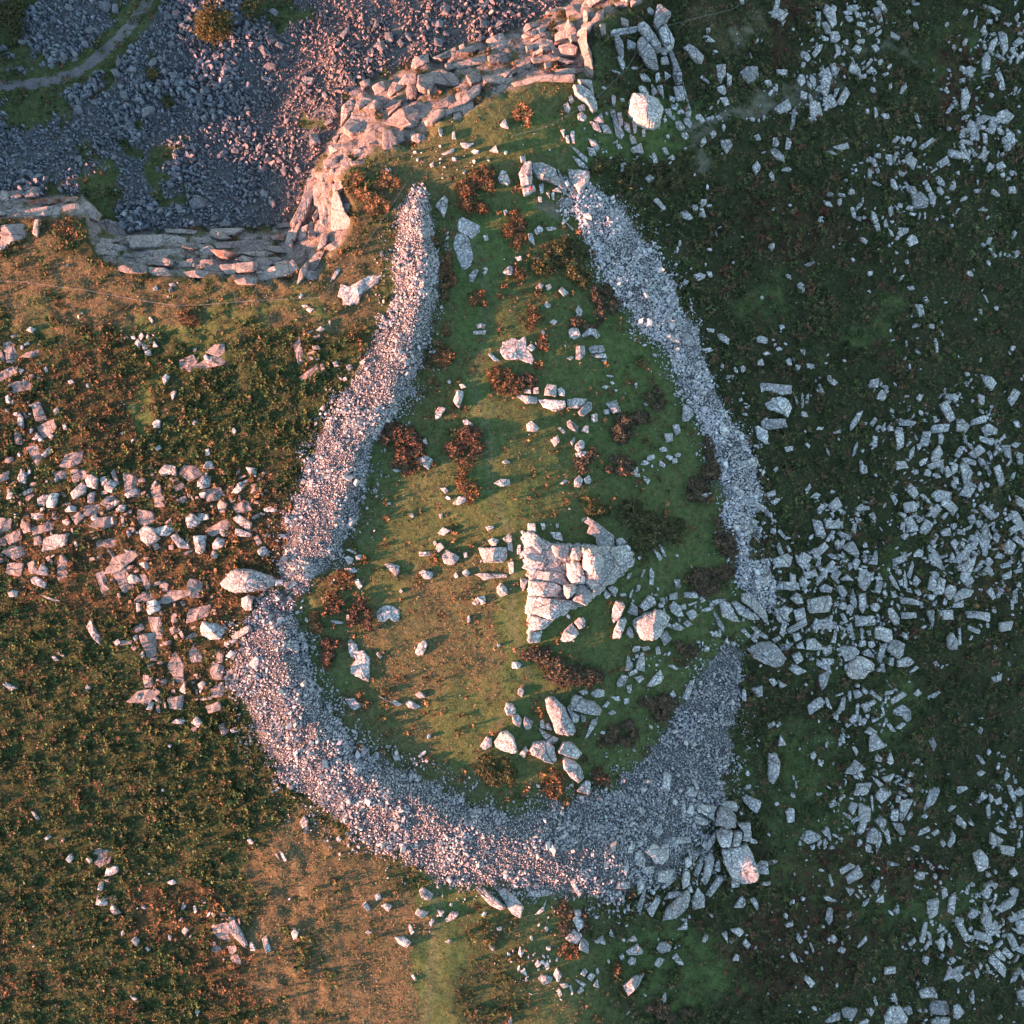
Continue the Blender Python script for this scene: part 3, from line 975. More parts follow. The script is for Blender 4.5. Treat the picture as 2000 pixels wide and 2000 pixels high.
def sdist(u, v, pts):
    d, _, _ = seg_dist(u, v, list(pts) + [pts[0]])
    return np.where(inside(u, v, pts), -d, d)
def world_xy(u, v, z):
    k = MPP * (CAM_H - z) / CAM_H
    return (u - 1000.0) * k, (1000.0 - v) * k
def tag(o, label=None, cat=None, group=None, kind=None):
    if label: o['label'] = label
    if cat: o['category'] = cat
    if group: o['group'] = group
    if kind: o['kind'] = kind
    return o
def empty(name, loc=(0, 0, 0)):
    o = bpy.data.objects.new(name, None); o.empty_display_size = 0.3; COL.objects.link(o); o.location = loc; return o
def mesh_np(name, V, loops, starts, totals, mat, col=None, smooth=False):
    me = bpy.data.meshes.new(name)
    me.vertices.add(len(V)); me.vertices.foreach_set('co', np.ascontiguousarray(V, np.float32).ravel())
    me.loops.add(len(loops)); me.loops.foreach_set('vertex_index', np.ascontiguousarray(loops, np.int32))
    me.polygons.add(len(starts)); me.polygons.foreach_set('loop_start', np.ascontiguousarray(starts, np.int32))
    me.polygons.foreach_set('loop_total', np.ascontiguousarray(totals, np.int32))
    if col is not None:
        a = me.attributes.new('Col', 'FLOAT_COLOR', 'POINT')
        c4 = np.ones((len(V), 4), np.float32); c4[:, :col.shape[1]] = col
        a.data.foreach_set('color', c4.ravel())
    me.materials.append(mat)
    me.update(calc_edges=True)
    me.polygons.foreach_set('use_smooth', np.full(len(starts), smooth))
    return me
def mesh_list(name, V, F, mat, smooth=False):
    me = bpy.data.meshes.new(name); me.from_pydata([tuple(p) for p in V], [], F); me.materials.append(mat); me.update()
    if smooth: me.polygons.foreach_set('use_smooth', np.full(len(F), True))
    return me
def link(name, me, parent=None, loc=None):
    o = bpy.data.objects.new(name, me); COL.objects.link(o)
    if parent is not None: o.parent = parent
    if loc is not None: o.location = loc
    return o

# ---------------------------------------------------------------- materials
def nodes(name):
    m = bpy.data.materials.new(name); m.use_nodes = True; t = m.node_tree
    return m, t, t.nodes['Principled BSDF'], t.nodes, t.links
def noise(t, scale, detail=4, rough=0.6, vec=None):
    n = t.nodes.new('ShaderNodeTexNoise'); n.inputs['Scale'].default_value = scale
    n.inputs['Detail'].default_value = detail; n.inputs['Roughness'].default_value = rough
    if vec is not None: t.links.new(vec, n.inputs['Vector'])
    return n
def ramp(t, fac, stops):
    r = t.nodes.new('ShaderNodeValToRGB'); e = r.color_ramp.elements
    while len(e) < len(stops): e.new(0.5)
    for k, (p, c) in enumerate(stops):
        e[k].position = p; e[k].color = (c[0], c[1], c[2], 1) if hasattr(c, '__len__') else (c, c, c, 1)
    t.links.new(fac, r.inputs[0]); return r
def mix(t, fac, a, b, mode='MIX'):
    n = t.nodes.new('ShaderNodeMix'); n.data_type = 'RGBA'; n.blend_type = mode
    if isinstance(fac, (int, float)): n.inputs[0].default_value = fac
    else: t.links.new(fac, n.inputs[0])
    for k, s in ((6, a), (7, b)):
        if hasattr(s, 'is_linked') or hasattr(s, 'links'): t.links.new(s, n.inputs[k])
        else: n.inputs[k].default_value = (s[0], s[1], s[2], 1)
    return n.outputs[2]
def geo_pos(t): return t.nodes.new('ShaderNodeNewGeometry').outputs['Position']

def granite(name, dark, light, lichen=0.57, lichen_col=(0.74, 0.74, 0.72), rust=None, col=False):
    m, t, b, N, L = nodes(name)
    p = geo_pos(t)
    oi = N.new('ShaderNodeObjectInfo')
    big = noise(t, 0.6, 5, 0.7, p)
    base = ramp(t, big.outputs['Fac'], [(0.3, dark), (0.70, light)]).outputs[0]
    mott = noise(t, 3.0, 7, 0.8, p)
    base = mix(t, 0.75, base, ramp(t, mott.outputs['Fac'], [(0.34, 0.38), (0.60, 1.22)]).outputs[0], 'MULTIPLY')
    patch = noise(t, 0.35, 3, 0.5, p)                     # lichen comes in patches
    sp_ = noise(t, 2.4, 3, 0.6, p)
    am = N.new('ShaderNodeMath'); am.operation = 'MULTIPLY_ADD'; am.inputs[1].default_value = 0.35; L.new(patch.outputs['Fac'], am.inputs[0]); L.new(sp_.outputs['Fac'], am.inputs[2])
    base = mix(t, ramp(t, am.outputs[0], [(lichen + 0.18, 0.0), (lichen + 0.22, 0.9)]).outputs[0], base, lichen_col)
    dk = noise(t, 1.7, 7, 0.8, p)
    base = mix(t, ramp(t, dk.outputs['Fac'], [(0.39, 0.8), (0.455, 0.0)]).outputs[0], base, (0.05, 0.05, 0.045))
    cr = N.new('ShaderNodeTexVoronoi'); cr.feature = 'DISTANCE_TO_EDGE'; cr.inputs['Scale'].default_value = 0.28
    wv = noise(t, 0.9, 4, 0.6, p); wm = N.new('ShaderNodeMix'); wm.data_type = 'VECTOR'; wm.inputs[0].default_value = 0.35; L.new(p, wm.inputs[4]); L.new(wv.outputs['Color'], wm.inputs[5]); L.new(wm.outputs[1], cr.inputs['Vector'])
    base = mix(t, ramp(t, cr.outputs['Distance'], [(0.006, 0.75), (0.02, 0.0)]).outputs[0], base, (0.05, 0.045, 0.04))
    if rust:
        rn = noise(t, 0.8, 5, 0.6, p)
        base = mix(t, ramp(t, rn.outputs['Fac'], [(0.40, 0.0), (0.6, 0.9)]).outputs[0], base, rust)
    tint = ramp(t, oi.outputs['Random'], [(0.0, (0.72, 0.72, 0.73)), (0.5, (1.0, 0.98, 0.96)), (1.0, (1.22, 1.2, 1.17))]).outputs[0]
    base = mix(t, 1.0, base, tint, 'MULTIPLY')
    L.new(base, b.inputs['Base Color']); b.inputs['Roughness'].default_value = 0.92; b.inputs['Specular IOR Level'].default_value = 0.3
    bn = noise(t, 1.5, 8, 0.75, p)
    bp = N.new('ShaderNodeBump'); bp.inputs['Strength'].default_value = 1.0; bp.inputs['Distance'].default_value = 0.38
    L.new(bn.outputs['Fac'], bp.inputs['Height']); L.new(bp.outputs[0], b.inputs['Normal'])
    return m
def attr_mat(name, nscale, lo, hi, rough=0.95, bump=0.0):
    m, t, b, N, L = nodes(name)
    a = N.new('ShaderNodeAttribute'); a.attribute_name = 'Col'
    n = noise(t, nscale, 5, 0.7, geo_pos(t))
    c = mix(t, 1.0, a.outputs['Color'], ramp(t, n.outputs['Fac'], [(0.3, lo), (0.7, hi)]).outputs[0], 'MULTIPLY')
    L.new(c, b.inputs['Base Color']); b.inputs['Roughness'].default_value = rough
    b.inputs['Specular IOR Level'].default_value = 0.25
    if bump:
        bn = noise(t, nscale * 2.5, 6, 0.75, geo_pos(t))
        bp = N.new('ShaderNodeBump'); bp.inputs['Strength'].default_value = 1.0; bp.inputs['Distance'].default_value = bump
        L.new(bn.outputs['Fac'], bp.inputs['Height']); L.new(bp.outputs[0], b.inputs['Normal'])
    return m
def plain(name, c, rough=0.8):
    m, t, b, N, L = nodes(name)
    n = noise(t, 6.0, 4, 0.6, geo_pos(t))
    k = mix(t, 1.0, (c[0], c[1], c[2]), ramp(t, n.outputs['Fac'], [(0.3, 0.75), (0.7, 1.2)]).outputs[0], 'MULTIPLY')
    L.new(k, b.inputs['Base Color']); b.inputs['Roughness'].default_value = rough
    return m
M_GRAN = granite('granite_lichen', (0.25, 0.248, 0.24), (0.46, 0.452, 0.432), 0.545)
M_FACE = granite('granite_quarried', (0.20, 0.175, 0.16), (0.42, 0.37, 0.335), 0.64, (0.5, 0.48, 0.46))
M_RUST = granite('granite_rust_stained', (0.24, 0.20, 0.18), (0.40, 0.35, 0.31), 0.70, (0.5, 0.46, 0.43), (0.26, 0.085, 0.04))
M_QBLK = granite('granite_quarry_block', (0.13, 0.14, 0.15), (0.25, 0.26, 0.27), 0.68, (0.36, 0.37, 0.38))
M_RUB = attr_mat('rubble_granite', 3.0, 0.65, 1.25)
M_VEG = attr_mat('heath_foliage', 1.2, 0.7, 1.3, 0.9)
M_GROUND, t_, b_, N_, L_ = nodes('moor_ground')
ga = N_.new('ShaderNodeAttribute'); ga.attribute_name = 'Col'; gp = geo_pos(t_)
g1 = noise(t_, 0.9, 5, 0.7, gp); g2 = noise(t_, 3.2, 6, 0.75, gp)
gc = mix(t_, 1.0, ga.outputs['Color'], ramp(t_, g1.outputs['Fac'], [(0.3, 0.5), (0.7, 1.4)]).outputs[0], 'MULTIPLY')
gc = mix(t_, 0.6, gc, ramp(t_, g2.outputs['Fac'], [(0.35, 0.5), (0.62, 1.2)]).outputs[0], 'MULTIPLY')
gm = N_.new('ShaderNodeMapping'); gm.inputs['Scale'].default_value = (1, 1, 2.4); L_.new(gp, gm.inputs['Vector'])
gw = noise(t_, 0.6, 4, 0.6, gm.outputs[0]); gx_ = N_.new('ShaderNodeMix'); gx_.data_type = 'VECTOR'; gx_.inputs[0].default_value = 0.5; L_.new(gm.outputs[0], gx_.inputs[4]); L_.new(gw.outputs['Color'], gx_.inputs[5])
gv = N_.new('ShaderNodeTexVoronoi'); gv.feature = 'DISTANCE_TO_EDGE'; gv.inputs['Scale'].default_value = 1.1; L_.new(gx_.outputs[1], gv.inputs['Vector'])
gcr = ramp(t_, gv.outputs['Distance'], [(0.01, 1.0), (0.06, 0.0)])
gk = N_.new('ShaderNodeMath'); gk.operation = 'MULTIPLY'; L_.new(gcr.outputs[0], gk.inputs[0]); L_.new(ga.outputs['Alpha'], gk.inputs[1])
gc = mix(t_, gk.outputs[0], gc, (0.07, 0.055, 0.045))
L_.new(gc, b_.inputs['Base Color']); b_.inputs['Roughness'].default_value = 1.0; b_.inputs['Specular IOR Level'].default_value = 0.2
gb = noise(t_, 1.6, 8, 0.78, gp); gbp = N_.new('ShaderNodeBump'); gbp.inputs['Strength'].default_value = 1.0; gbp.inputs['Distance'].default_value = 0.35
L_.new(gb.outputs['Fac'], gbp.inputs['Height']); L_.new(gbp.outputs[0], b_.inputs['Normal'])
M_WOOD = plain('weathered_wood', (0.16, 0.12, 0.09)); M_WIRE = plain('galvanised_wire', (0.25, 0.24, 0.23), 0.6)
M_BARK = plain('bark', (0.07, 0.05, 0.035))

# ---------------------------------------------------------------- terrain
WEST = [(818, 380), (809, 425), (812, 500), (811, 578), (791, 629), (776, 694), (742, 759), (699, 823), (667, 888), (653, 940), (635, 992), (604, 1060), (583, 1105), (575, 1140)]
WEST_W = [20, 36, 46, 42, 46, 52, 55, 54, 62, 64, 66, 60, 42, 22]
SOUTH = [(535, 1190), (530, 1230), (528, 1290), (545, 1355), (600, 1459), (700, 1553), (800, 1594), (900, 1650), (1000, 1661), (1100, 1659), (1200, 1662), (1280, 1610), (1340, 1520), (1368, 1445), (1398, 1360), (1425, 1290)]
SOUTH_W = [40, 62, 72, 72, 80, 76, 78, 78, 74, 92, 108, 108, 88, 64, 48, 30]
EAST = [(1140, 390), (1180, 435), (1217, 500), (1269, 578), (1289, 616), (1323, 655), (1344, 707), (1366, 759), (1388, 810), (1418, 862), (1441, 914), (1445, 966), (1440, 1000), (1461, 1078), (1476, 1129), (1492, 1170)]
EAST_W = [34, 48, 50, 55, 48, 40, 35, 30, 30, 40, 37, 38, 31, 33, 36, 30]
BANKS = [(WEST, WEST_W, 2.3, 0.36), (SOUTH, SOUTH_W, 2.3, 0.38), (EAST, EAST_W, 0.9, 0.0)]
PIT_IN = [(-900, 380), (0, 378), (60, 384), (160, 378), (176, 396), (190, 416), (246, 456), (323, 448), (414, 438), (500, 440), (550, 440), (585, 396), (598, 342), (629, 298), (658, 248), (664, 207), (690, 166), (766, 138), (800, 122), (842, 112), (896, 88), (950, 76), (992, 60), (1026, 48), (1080, 22), (1130, -14), (1160, -80), (1180, -900), (-900, -900)]
PIT_OUT = [(-900, 434), (0, 430), (110, 428), (166, 424), (172, 470), (196, 506), (240, 528), (339, 546), (424, 543), (500, 558), (614, 553), (640, 520), (672, 486), (694, 440), (684, 388), (672, 347), (690, 331), (730, 302), (790, 296), (838, 272), (866, 238), (904, 236), (935, 210), (1000, 183), (1060, 162), (1124, 157), (1162, 153), (1158, 104), (1163, 65), (1185, 39), (1230, 16), (1262, -8), (1290, -80), (1310, -900), (-900, -900)]
TRACK = [(-120, 172), (0, 168), (52, 166), (111, 155), (155, 140), (194, 109), (233, 75), (259, 44), (282, 13), (300, -20), (340, -90)]

def moor_z(u, v):
    uc = np.clip(u, -500, 2500); vc = np.clip(v, -500, 2500)
    z = -0.0088 * sp(640 - uc, 60) - 0.0285 * sp(uc - (1085 + 105 * np.exp(-((vc - 1120) / 260) ** 2)), 55) - 0.003 * sp(vc - 1700, 80)
    z = z + 1.4 * np.exp(-(((uc - 1090) / 200) ** 2 + ((vc - 1100) / 280) ** 2))
    z = z - 3.2 * sst(1790, 1850, uc + 14 * fbm(uc / 40, vc / 40, 5)) * sst(1270, 1340, vc) * (1 - sst(1560, 1680, vc))
    amp = sst(-500, -100, u) * (1 - sst(2100, 2500, u))
    z = z + amp * (1.1 * (fbm(uc / 160, vc / 160, 3, 3) - 0.5) + 0.5 * (fbm(uc / 38, vc / 38, 9, 3) - 0.5))
    return z
def pit_terms(u, v):
    wob = 10 * (fbm(u / 40, v / 40, 21) - 0.5) + 6 * (fbm(u / 14, v / 14, 22) - 0.5)
    di = sdist(u, v, PIT_IN) + wob; do = -(sdist(u, v, PIT_OUT)) - wob
    t = np.where(di <= 0, 0, np.where(do <= 0, 1, di / (di + np.maximum(do, 1e-6) + 1e-6)))
    return di, do, t
def terrain_z(u, v):
    z = moor_z(u, v)
    for P, W, h, cr in BANKS:
        q, side, s = bank_coords(u, v, P, W); q = np.minimum(q, 1.5) * side
        cr = cr * (1 - sst(0.45, 0.65, s)) if P is SOUTH else cr
        e = np.clip(np.minimum((1 + q) / (1 + cr), (1 - q) / (1 - cr)), 0, 1)
        hs = 1 - 0.6 * sst(0.5, 0.78, s) * (P is SOUTH)
        z = z + hs * h * (0.55 * e + 0.45 * np.sin(np.pi / 2 * e)) * (0.8 + 0.45 * fbm(u / 34, v / 34, 33)) * sst(0, 0.06, s) * (1 - sst(0.95, 1.0, s))
    hm = (1 - sst(600, 760, u)) + sst(1300, 1420, u)
    z = z + np.clip(hm, 0, 1) * (0.9 * (fbm(u / 20, v / 20, 35, 2) - 0.5)) * sst(-200, -60, u) * (1 - sst(2060, 2200, u))
    di, do, t = pit_terms(u, v)
    floor = -14.5 + 3.6 * sst(-130, 0, di) + 1.6 * (fbm(u / 120, v / 120, 41, 3) - 0.5) + 0.9 * (fbm(u / 30, v / 30, 43, 3) - 0.5)
    floor = floor + 12.5 * (1 - sst(-330, -40, u)) * sst(-900, -500, u) - 1.5 * sst(200, -100, v)  # made-up rise out of view at left, added to shade the pit floor
    tt = np.clip(t + 0.34 * (fbm(u / 26, v / 26, 44) - 0.5), 0, 1)
    n = 5.0; k = np.floor(tt * n); f = tt * n - k
    st = np.clip((k + sst(0.5, 0.95, f)) / n, 0, 1)
    ff = 0.25 * t + 0.75 * np.where(t <= 0, 0, np.where(t >= 1, 1, st))
    z2 = floor + (z - floor) * ff
    return np.where(t >= 1, z, z2)
inner = np.arange(-120, 2121, 5.6)
outer = 130 + np.array([8, 20, 40, 70, 110, 170, 250, 350, 500, 750, 1100, 1600, 2400, 3600, 5500, 8000, 12000, 20000, 32000.0])
GU = np.concatenate([-outer[::-1], inner, 2000 + outer]); assert np.all(np.diff(GU) > 0)
UU, VV = np.meshgrid(GU, GU)
ZZ = terrain_z(UU, VV)
def tz(u, v):
    u = np.asarray(u, float); v = np.asarray(v, float)
    i = np.clip(np.searchsorted(GU, u) - 1, 0, len(GU) - 2); j = np.clip(np.searchsorted(GU, v) - 1, 0, len(GU) - 2)
    a = np.clip((u - GU[i]) / (GU[i + 1] - GU[i]), 0, 1); b = np.clip((v - GU[j]) / (GU[j + 1] - GU[j]), 0, 1)
    return (ZZ[j, i] * (1 - a) + ZZ[j, i + 1] * a) * (1 - b) + (ZZ[j + 1, i] * (1 - a) + ZZ[j + 1, i + 1] * a) * b

# ---- what grows or lies where: colours of the ground cover itself
# 0 green heather, 1 orange-brown heather and bracken, 2 short green grass, 3 tan rough grass, 4 dark heath, 5 reddish bilberry, 6 trodden soil, 7 stones, 8 bare rock
PAL = np.array([(0.044, 0.058, 0.020), (0.090, 0.064, 0.030), (0.092, 0.135, 0.042), (0.140, 0.112, 0.056), (0.044, 0.050, 0.021),
                (0.085, 0.030, 0.020), (0.175, 0.165, 0.115), (0.130, 0.128, 0.125), (0.27, 0.235, 0.21)])
BLOBS = [(480, 750, 200, 150, 0, 0, 1), (150, 1520, 420, 370, 0, 0, .9), (330, 1080, 330, 150, 0, 1, .75), (150, 780, 170, 120, 0, 1, .55),
 (420, 1260, 120, 110, 0, 1, .7), (560, 1560, 110, 60, 30, 0, .8), (780, 1690, 80, 40, 30, 0, .7), (480, 1930, 90, 120, 0, 1, .6), (330, 1780, 110, 60, 0, 1, .6),
 (300, 595, 360, 48, 2, 3, .92), (60, 545, 130, 70, 0, 3, .85), (650, 545, 110, 70, -40, 3, .75), (715, 420, 50, 110, 20, 3, .6), (660, 440, 40, 80, 20, 1, .5), (80, 440, 90, 25, 0, 1, .8),
 (440, 622, 190, 18, -6, 2, .8), (290, 790, 18, 60, 5, 2, .9), (108, 600, 14, 60, 20, 2, .85), (60, 600, 40, 30, 0, 2, .5), (410, 640, 60, 60, -60, 2, .5),
 (650, 1850, 170, 240, -15, 3, .97), (565, 1690, 80, 120, 0, 3, .9), (858, 1850, 36, 210, 5, 2, .95), (900, 1770, 90, 40, 0, 2, .7), (770, 1960, 60, 60, 0, 3, .6), (960, 1900, 60, 130, 0, 4, .5),
 (870, 640, 70, 220, 5, 1, .25), (850, 1250, 170, 110, 0, 3, .6), (890, 1120, 100, 50, 0, 3, .4), (760, 1440, 110, 70, 30, 3, .4), (890, 1550, 110, 40, 15, 3, .3),
 (950, 520, 45, 120, 10, 2, 1), (935, 720, 24, 160, 4, 2, 1), (965, 900, 22, 150, 0, 2, .9), (1000, 985, 55, 40, 0, 2, .8), (1015, 1235, 38, 170, 0, 2, 1), (1130, 1190, 90, 45, -35, 2, .95), (960, 1430, 90, 80, 0, 2, .5), (1210, 680, 90, 90, 0, 2, .5), (1170, 860, 110, 22, -15, 2, .7),
 (1490, 600, 50, 85, 25, 2, .85), (1700, 640, 95, 24, -25, 2, .95), (1270, 255, 85, 65, 0, 2, 1), (1150, 250, 60, 70, 0, 2, .9), (1070, 260, 70, 40, 0, 2, .8), (1880, 115, 80, 70, 0, 2, .7), (1560, 1480, 90, 70, 0, 2, .7), (1610, 1640, 120, 120, 0, 2, .7), (1790, 1760, 120, 60, 0, 2, .75), (1750, 1390, 50, 80, 0, 2, .8), (1320, 1880, 130, 80, 0, 2, .6), (1740, 1110, 40, 25, 0, 2, .9), (1620, 1300, 90, 30, 0, 2, .6), (1250, 1230, 100, 60, 0, 2, .5), (1150, 440, 90, 40, 20, 2, .5), (1030, 420, 40, 50, 0, 2, .9), (1430, 1510, 60, 60, 0, 2, .4),
 (1530, 70, 28, 60, 0, 5, .55), (1870, 140, 28, 100, 0, 5, .5), (1960, 30, 60, 40, 0, 4, .8), (1700, 150, 90, 60, 0, 4, .3), (1560, 1850, 140, 90, 0, 5, .35), (1700, 1700, 150, 60, 0, 5, .35), (1560, 440, 120, 60, 0, 5, .3),
 (1930, 1110, 50, 60, 20, 1, .55), (1880, 1060, 40, 25, 0, 1, .3), (1960, 870, 50, 30, 0, 1, .2), (1430, 40, 90, 50, 0, 3, .35),
 (1430, 222, 120, 16, -22, 6, .85), (1375, 285, 40, 14, -40, 6, .7), (1560, 165, 90, 22, -8, 6, .55), (1740, 100, 90, 9, 0, 6, .6), (1075, 393, 28, 18, 0, 6, .8), (960, 848, 12, 40, 0, 6, .25), (560, 1160, 40, 30, 0, 6, .3),
 (1458, 50, 5, 60, 22, 6, .7), (805, 335, 70, 60, 0, 3, .4)]
QGRASS = [(75, 215, 70, 45, 0), (45, 180, 60, 30, 0), (205, 365, 22, 70, -12), (318, 312, 26, 48, 0), (330, 385, 40, 22, 0), (15, 50, 45, 55, 0), (45, 115, 60, 22, 0), (215, 140, 60, 14, -45), (270, 70, 14, 70, 30), (110, 375, 30, 20, 0), (330, 200, 16, 12, 0), (295, 145, 14, 16, 0), (250, 25, 40, 30, 0), (260, 260, 22, 18, 0), (620, 235, 16, 25, 0), (560, 20, 80, 25, 0)]
def ell(u, v, b, soft=0.35):
    cu, cv, ru, rv, a = b[:5]; c, s = math.cos(R(a)), math.sin(R(a))
    du, dv = u - cu, v - cv
    d = np.hypot((du * c + dv * s) / ru, (-du * s + dv * c) / rv)
    return 1 - sst(1 - soft, 1 + soft, d)
RING = [(815, 390), (811, 578), (742, 759), (667, 888), (604, 1060), (560, 1150), (530, 1230), (545, 1355), (700, 1553), (900, 1650), (1200, 1662), (1368, 1445), (1492, 1170), (1441, 914), (1344, 707), (1217, 500), (1130, 390), (960, 340)]
def bank_mask(u, v):
    m = np.zeros(np.shape(u))
    for P, W, h, cr in BANKS:
        q, side, s = bank_coords(u, v, P, W); m = np.maximum(m, 1 - sst(0.84, 1.06, q))
    return m
def cover(u, v):
    wu = u + 110 * (fbm(u / 55, v / 55, 61) - 0.5) + 18 * (fbm(u / 9, v / 9, 62) - 0.5)
    wv = v + 110 * (fbm(u / 55, v / 55, 63) - 0.5) + 18 * (fbm(u / 9, v / 9, 64) - 0.5)
    W = np.zeros(np.shape(u) + (9,))
    ins = 1 - sst(-20, 20, sdist(u, v, RING))
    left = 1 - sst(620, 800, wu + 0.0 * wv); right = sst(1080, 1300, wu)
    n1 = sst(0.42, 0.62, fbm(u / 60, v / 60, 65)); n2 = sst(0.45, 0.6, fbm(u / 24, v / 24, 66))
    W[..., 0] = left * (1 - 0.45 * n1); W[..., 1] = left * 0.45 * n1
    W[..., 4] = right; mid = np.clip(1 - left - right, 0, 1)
    W[..., 2] = mid * 0.65; W[..., 3] = mid * 0.35
    I = np.zeros(9); I[2] = 0.74; I[3] = 0.2; I[1] = 0.06
    W = W * (1 - ins[..., None]) + I * ins[..., None]
    for b in BLOBS:
        if b[5] == 2 and b[0] > 1400: b = b[:6] + (b[6] * 0.55,)
        e = sst(0.25, 0.7, ell(wu, wv, b, 0.6) + 0.55 * (fbm(u / 7, v / 7, 69, 3) - 0.5)) * b[6] * (0.75 + 0.5 * n2 if b[5] != 6 else 1); e = np.clip(e, 0, 1)
        W *= (1 - e)[..., None]; W[..., b[5]] += e
    for pth, hw in (([(900, 430), (945, 520), (950, 640), (925, 760), (955, 860), (960, 960), (1000, 1060), (1000, 1200), (1030, 1330), (950, 1450), (900, 1560)], 9), ([(700, 1060), (800, 960), (880, 900)], 5), ([(560, 1600), (590, 1750), (640, 1880), (720, 2000)], 4), ([(855, 1700), (850, 1850), (830, 2000)], 12)):
        pd, _, _ = seg_dist(u, v, pth); e = (1 - sst(hw * 0.5, hw * 1.5, pd + 10 * (fbm(u / 12, v / 12, 75) - 0.5))) * 0.45; W *= (1 - e)[..., None]; W[..., 2] += e * 0.45; W[..., 6] += e * 0.55
    bm = bank_mask(u, v); W *= (1 - bm)[..., None]; W[..., 7] += bm
    di, do, t = pit_terms(u, v)
    q = 1 - sst(-4, 8, di)
    qg = np.zeros(np.shape(u))
    for b in QGRASS: qg = np.maximum(qg, sst(0.25, 0.75, ell(wu, wv, b, 0.7) + 0.7 * (fbm(u / 8, v / 8, 70, 3) - 0.5)))
    tr, _, _ = seg_dist(u, v, TRACK); qg = np.maximum(qg, 1 - sst(22, 34, tr + 14 * (fbm(u / 15, v / 15, 67) - 0.5)))
    Q = np.zeros(np.shape(u) + (9,)); Q[..., 7] = 1 - qg; Q[..., 2] = qg * 0.45; Q[..., 3] = qg * 0.1; Q[..., 4] = qg * 0.45
    W = W * (1 - q)[..., None] + Q * q[..., None]
    f = sst(0.0, 0.1, t) * (1 - sst(0.86, 1.0, t))
    g = f * sst(0.54, 0.62, fbm(u / 18, v / 18, 68)) * 0.9
    f = f - g
    F = np.zeros(9); F[8] = 1; G = np.zeros(9); G[1] = 0.6; G[2] = 0.4
    W = W * (1 - f - g)[..., None] + F * f[..., None] + G * g[..., None]
    return W
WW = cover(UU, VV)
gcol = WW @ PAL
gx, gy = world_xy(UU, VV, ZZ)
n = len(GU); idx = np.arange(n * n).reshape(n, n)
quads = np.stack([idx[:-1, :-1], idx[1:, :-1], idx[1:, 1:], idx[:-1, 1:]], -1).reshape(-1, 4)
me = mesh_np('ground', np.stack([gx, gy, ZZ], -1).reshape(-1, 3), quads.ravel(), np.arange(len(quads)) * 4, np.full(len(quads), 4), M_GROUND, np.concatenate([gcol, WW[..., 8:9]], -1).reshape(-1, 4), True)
ground = tag(link('ground', me), 'moorland hill with a quarry cut into its upper left corner', 'ground', kind='structure')

# gravel track through the quarry
def ribbon(pts, half, lift):
    P = []
    for k in range(len(pts) - 1):
        for s in np.linspace(0, 1, 14, endpoint=False):
            P.append((pts[k][0] * (1 - s) + pts[k + 1][0] * s, pts[k][1] * (1 - s) + pts[k + 1][1] * s))
    P = np.array(P)
    for _ in range(12): P[1:-1] = (P[:-2] + 2 * P[1:-1] + P[2:]) / 4
    T = np.gradient(P, axis=0); T /= np.linalg.norm(T, axis=1)[:, None]; Nn = np.stack([-T[:, 1], T[:, 0]], -1)
    V = []; m = 9
    for k in range(len(P)):
        hw = half * (0.9 + 0.6 * (float(vn(k * 0.35, 0.5, 71)) - 0.5))
        for j in range(m):
            s = -1 + 2 * j / (m - 1); q = P[k] + Nn[k] * s * hw
            z = float(tz(q[0], q[1])) + lift * (1 - abs(s) ** 3) - 0.02 * abs(s) ** 3
            x, y = world_xy(q[0], q[1], z); V.append((x, y, z))
    F = [(a * m + j, a * m + j + 1, (a + 1) * m + j + 1, (a + 1) * m + j) for a in range(len(P) - 1) for j in range(m - 1)]
    return V, F
mt, t_, b_, N_, L_ = nodes('gravel_track')
gn = noise(t_, 4.0, 8, 0.8, geo_pos(t_)); g2 = noise(t_, 0.35, 4, 0.6, geo_pos(t_))
c1 = ramp(t_, gn.outputs['Fac'], [(0.35, (0.07, 0.065, 0.06)), (0.7, (0.24, 0.22, 0.22))]).outputs[0]
L_.new(mix(t_, 0.6, c1, ramp(t_, g2.outputs['Fac'], [(0.35, 0.55), (0.65, 1.15)]).outputs[0], 'MULTIPLY'), b_.inputs['Base Color']); b_.inputs['Roughness'].default_value = 0.95
V, F = ribbon(TRACK, 12, 0.10)
tag(link('track', mesh_list('track', V, F, mt, True)), 'pale gravel track curving through the quarry floor', 'track', kind='structure')

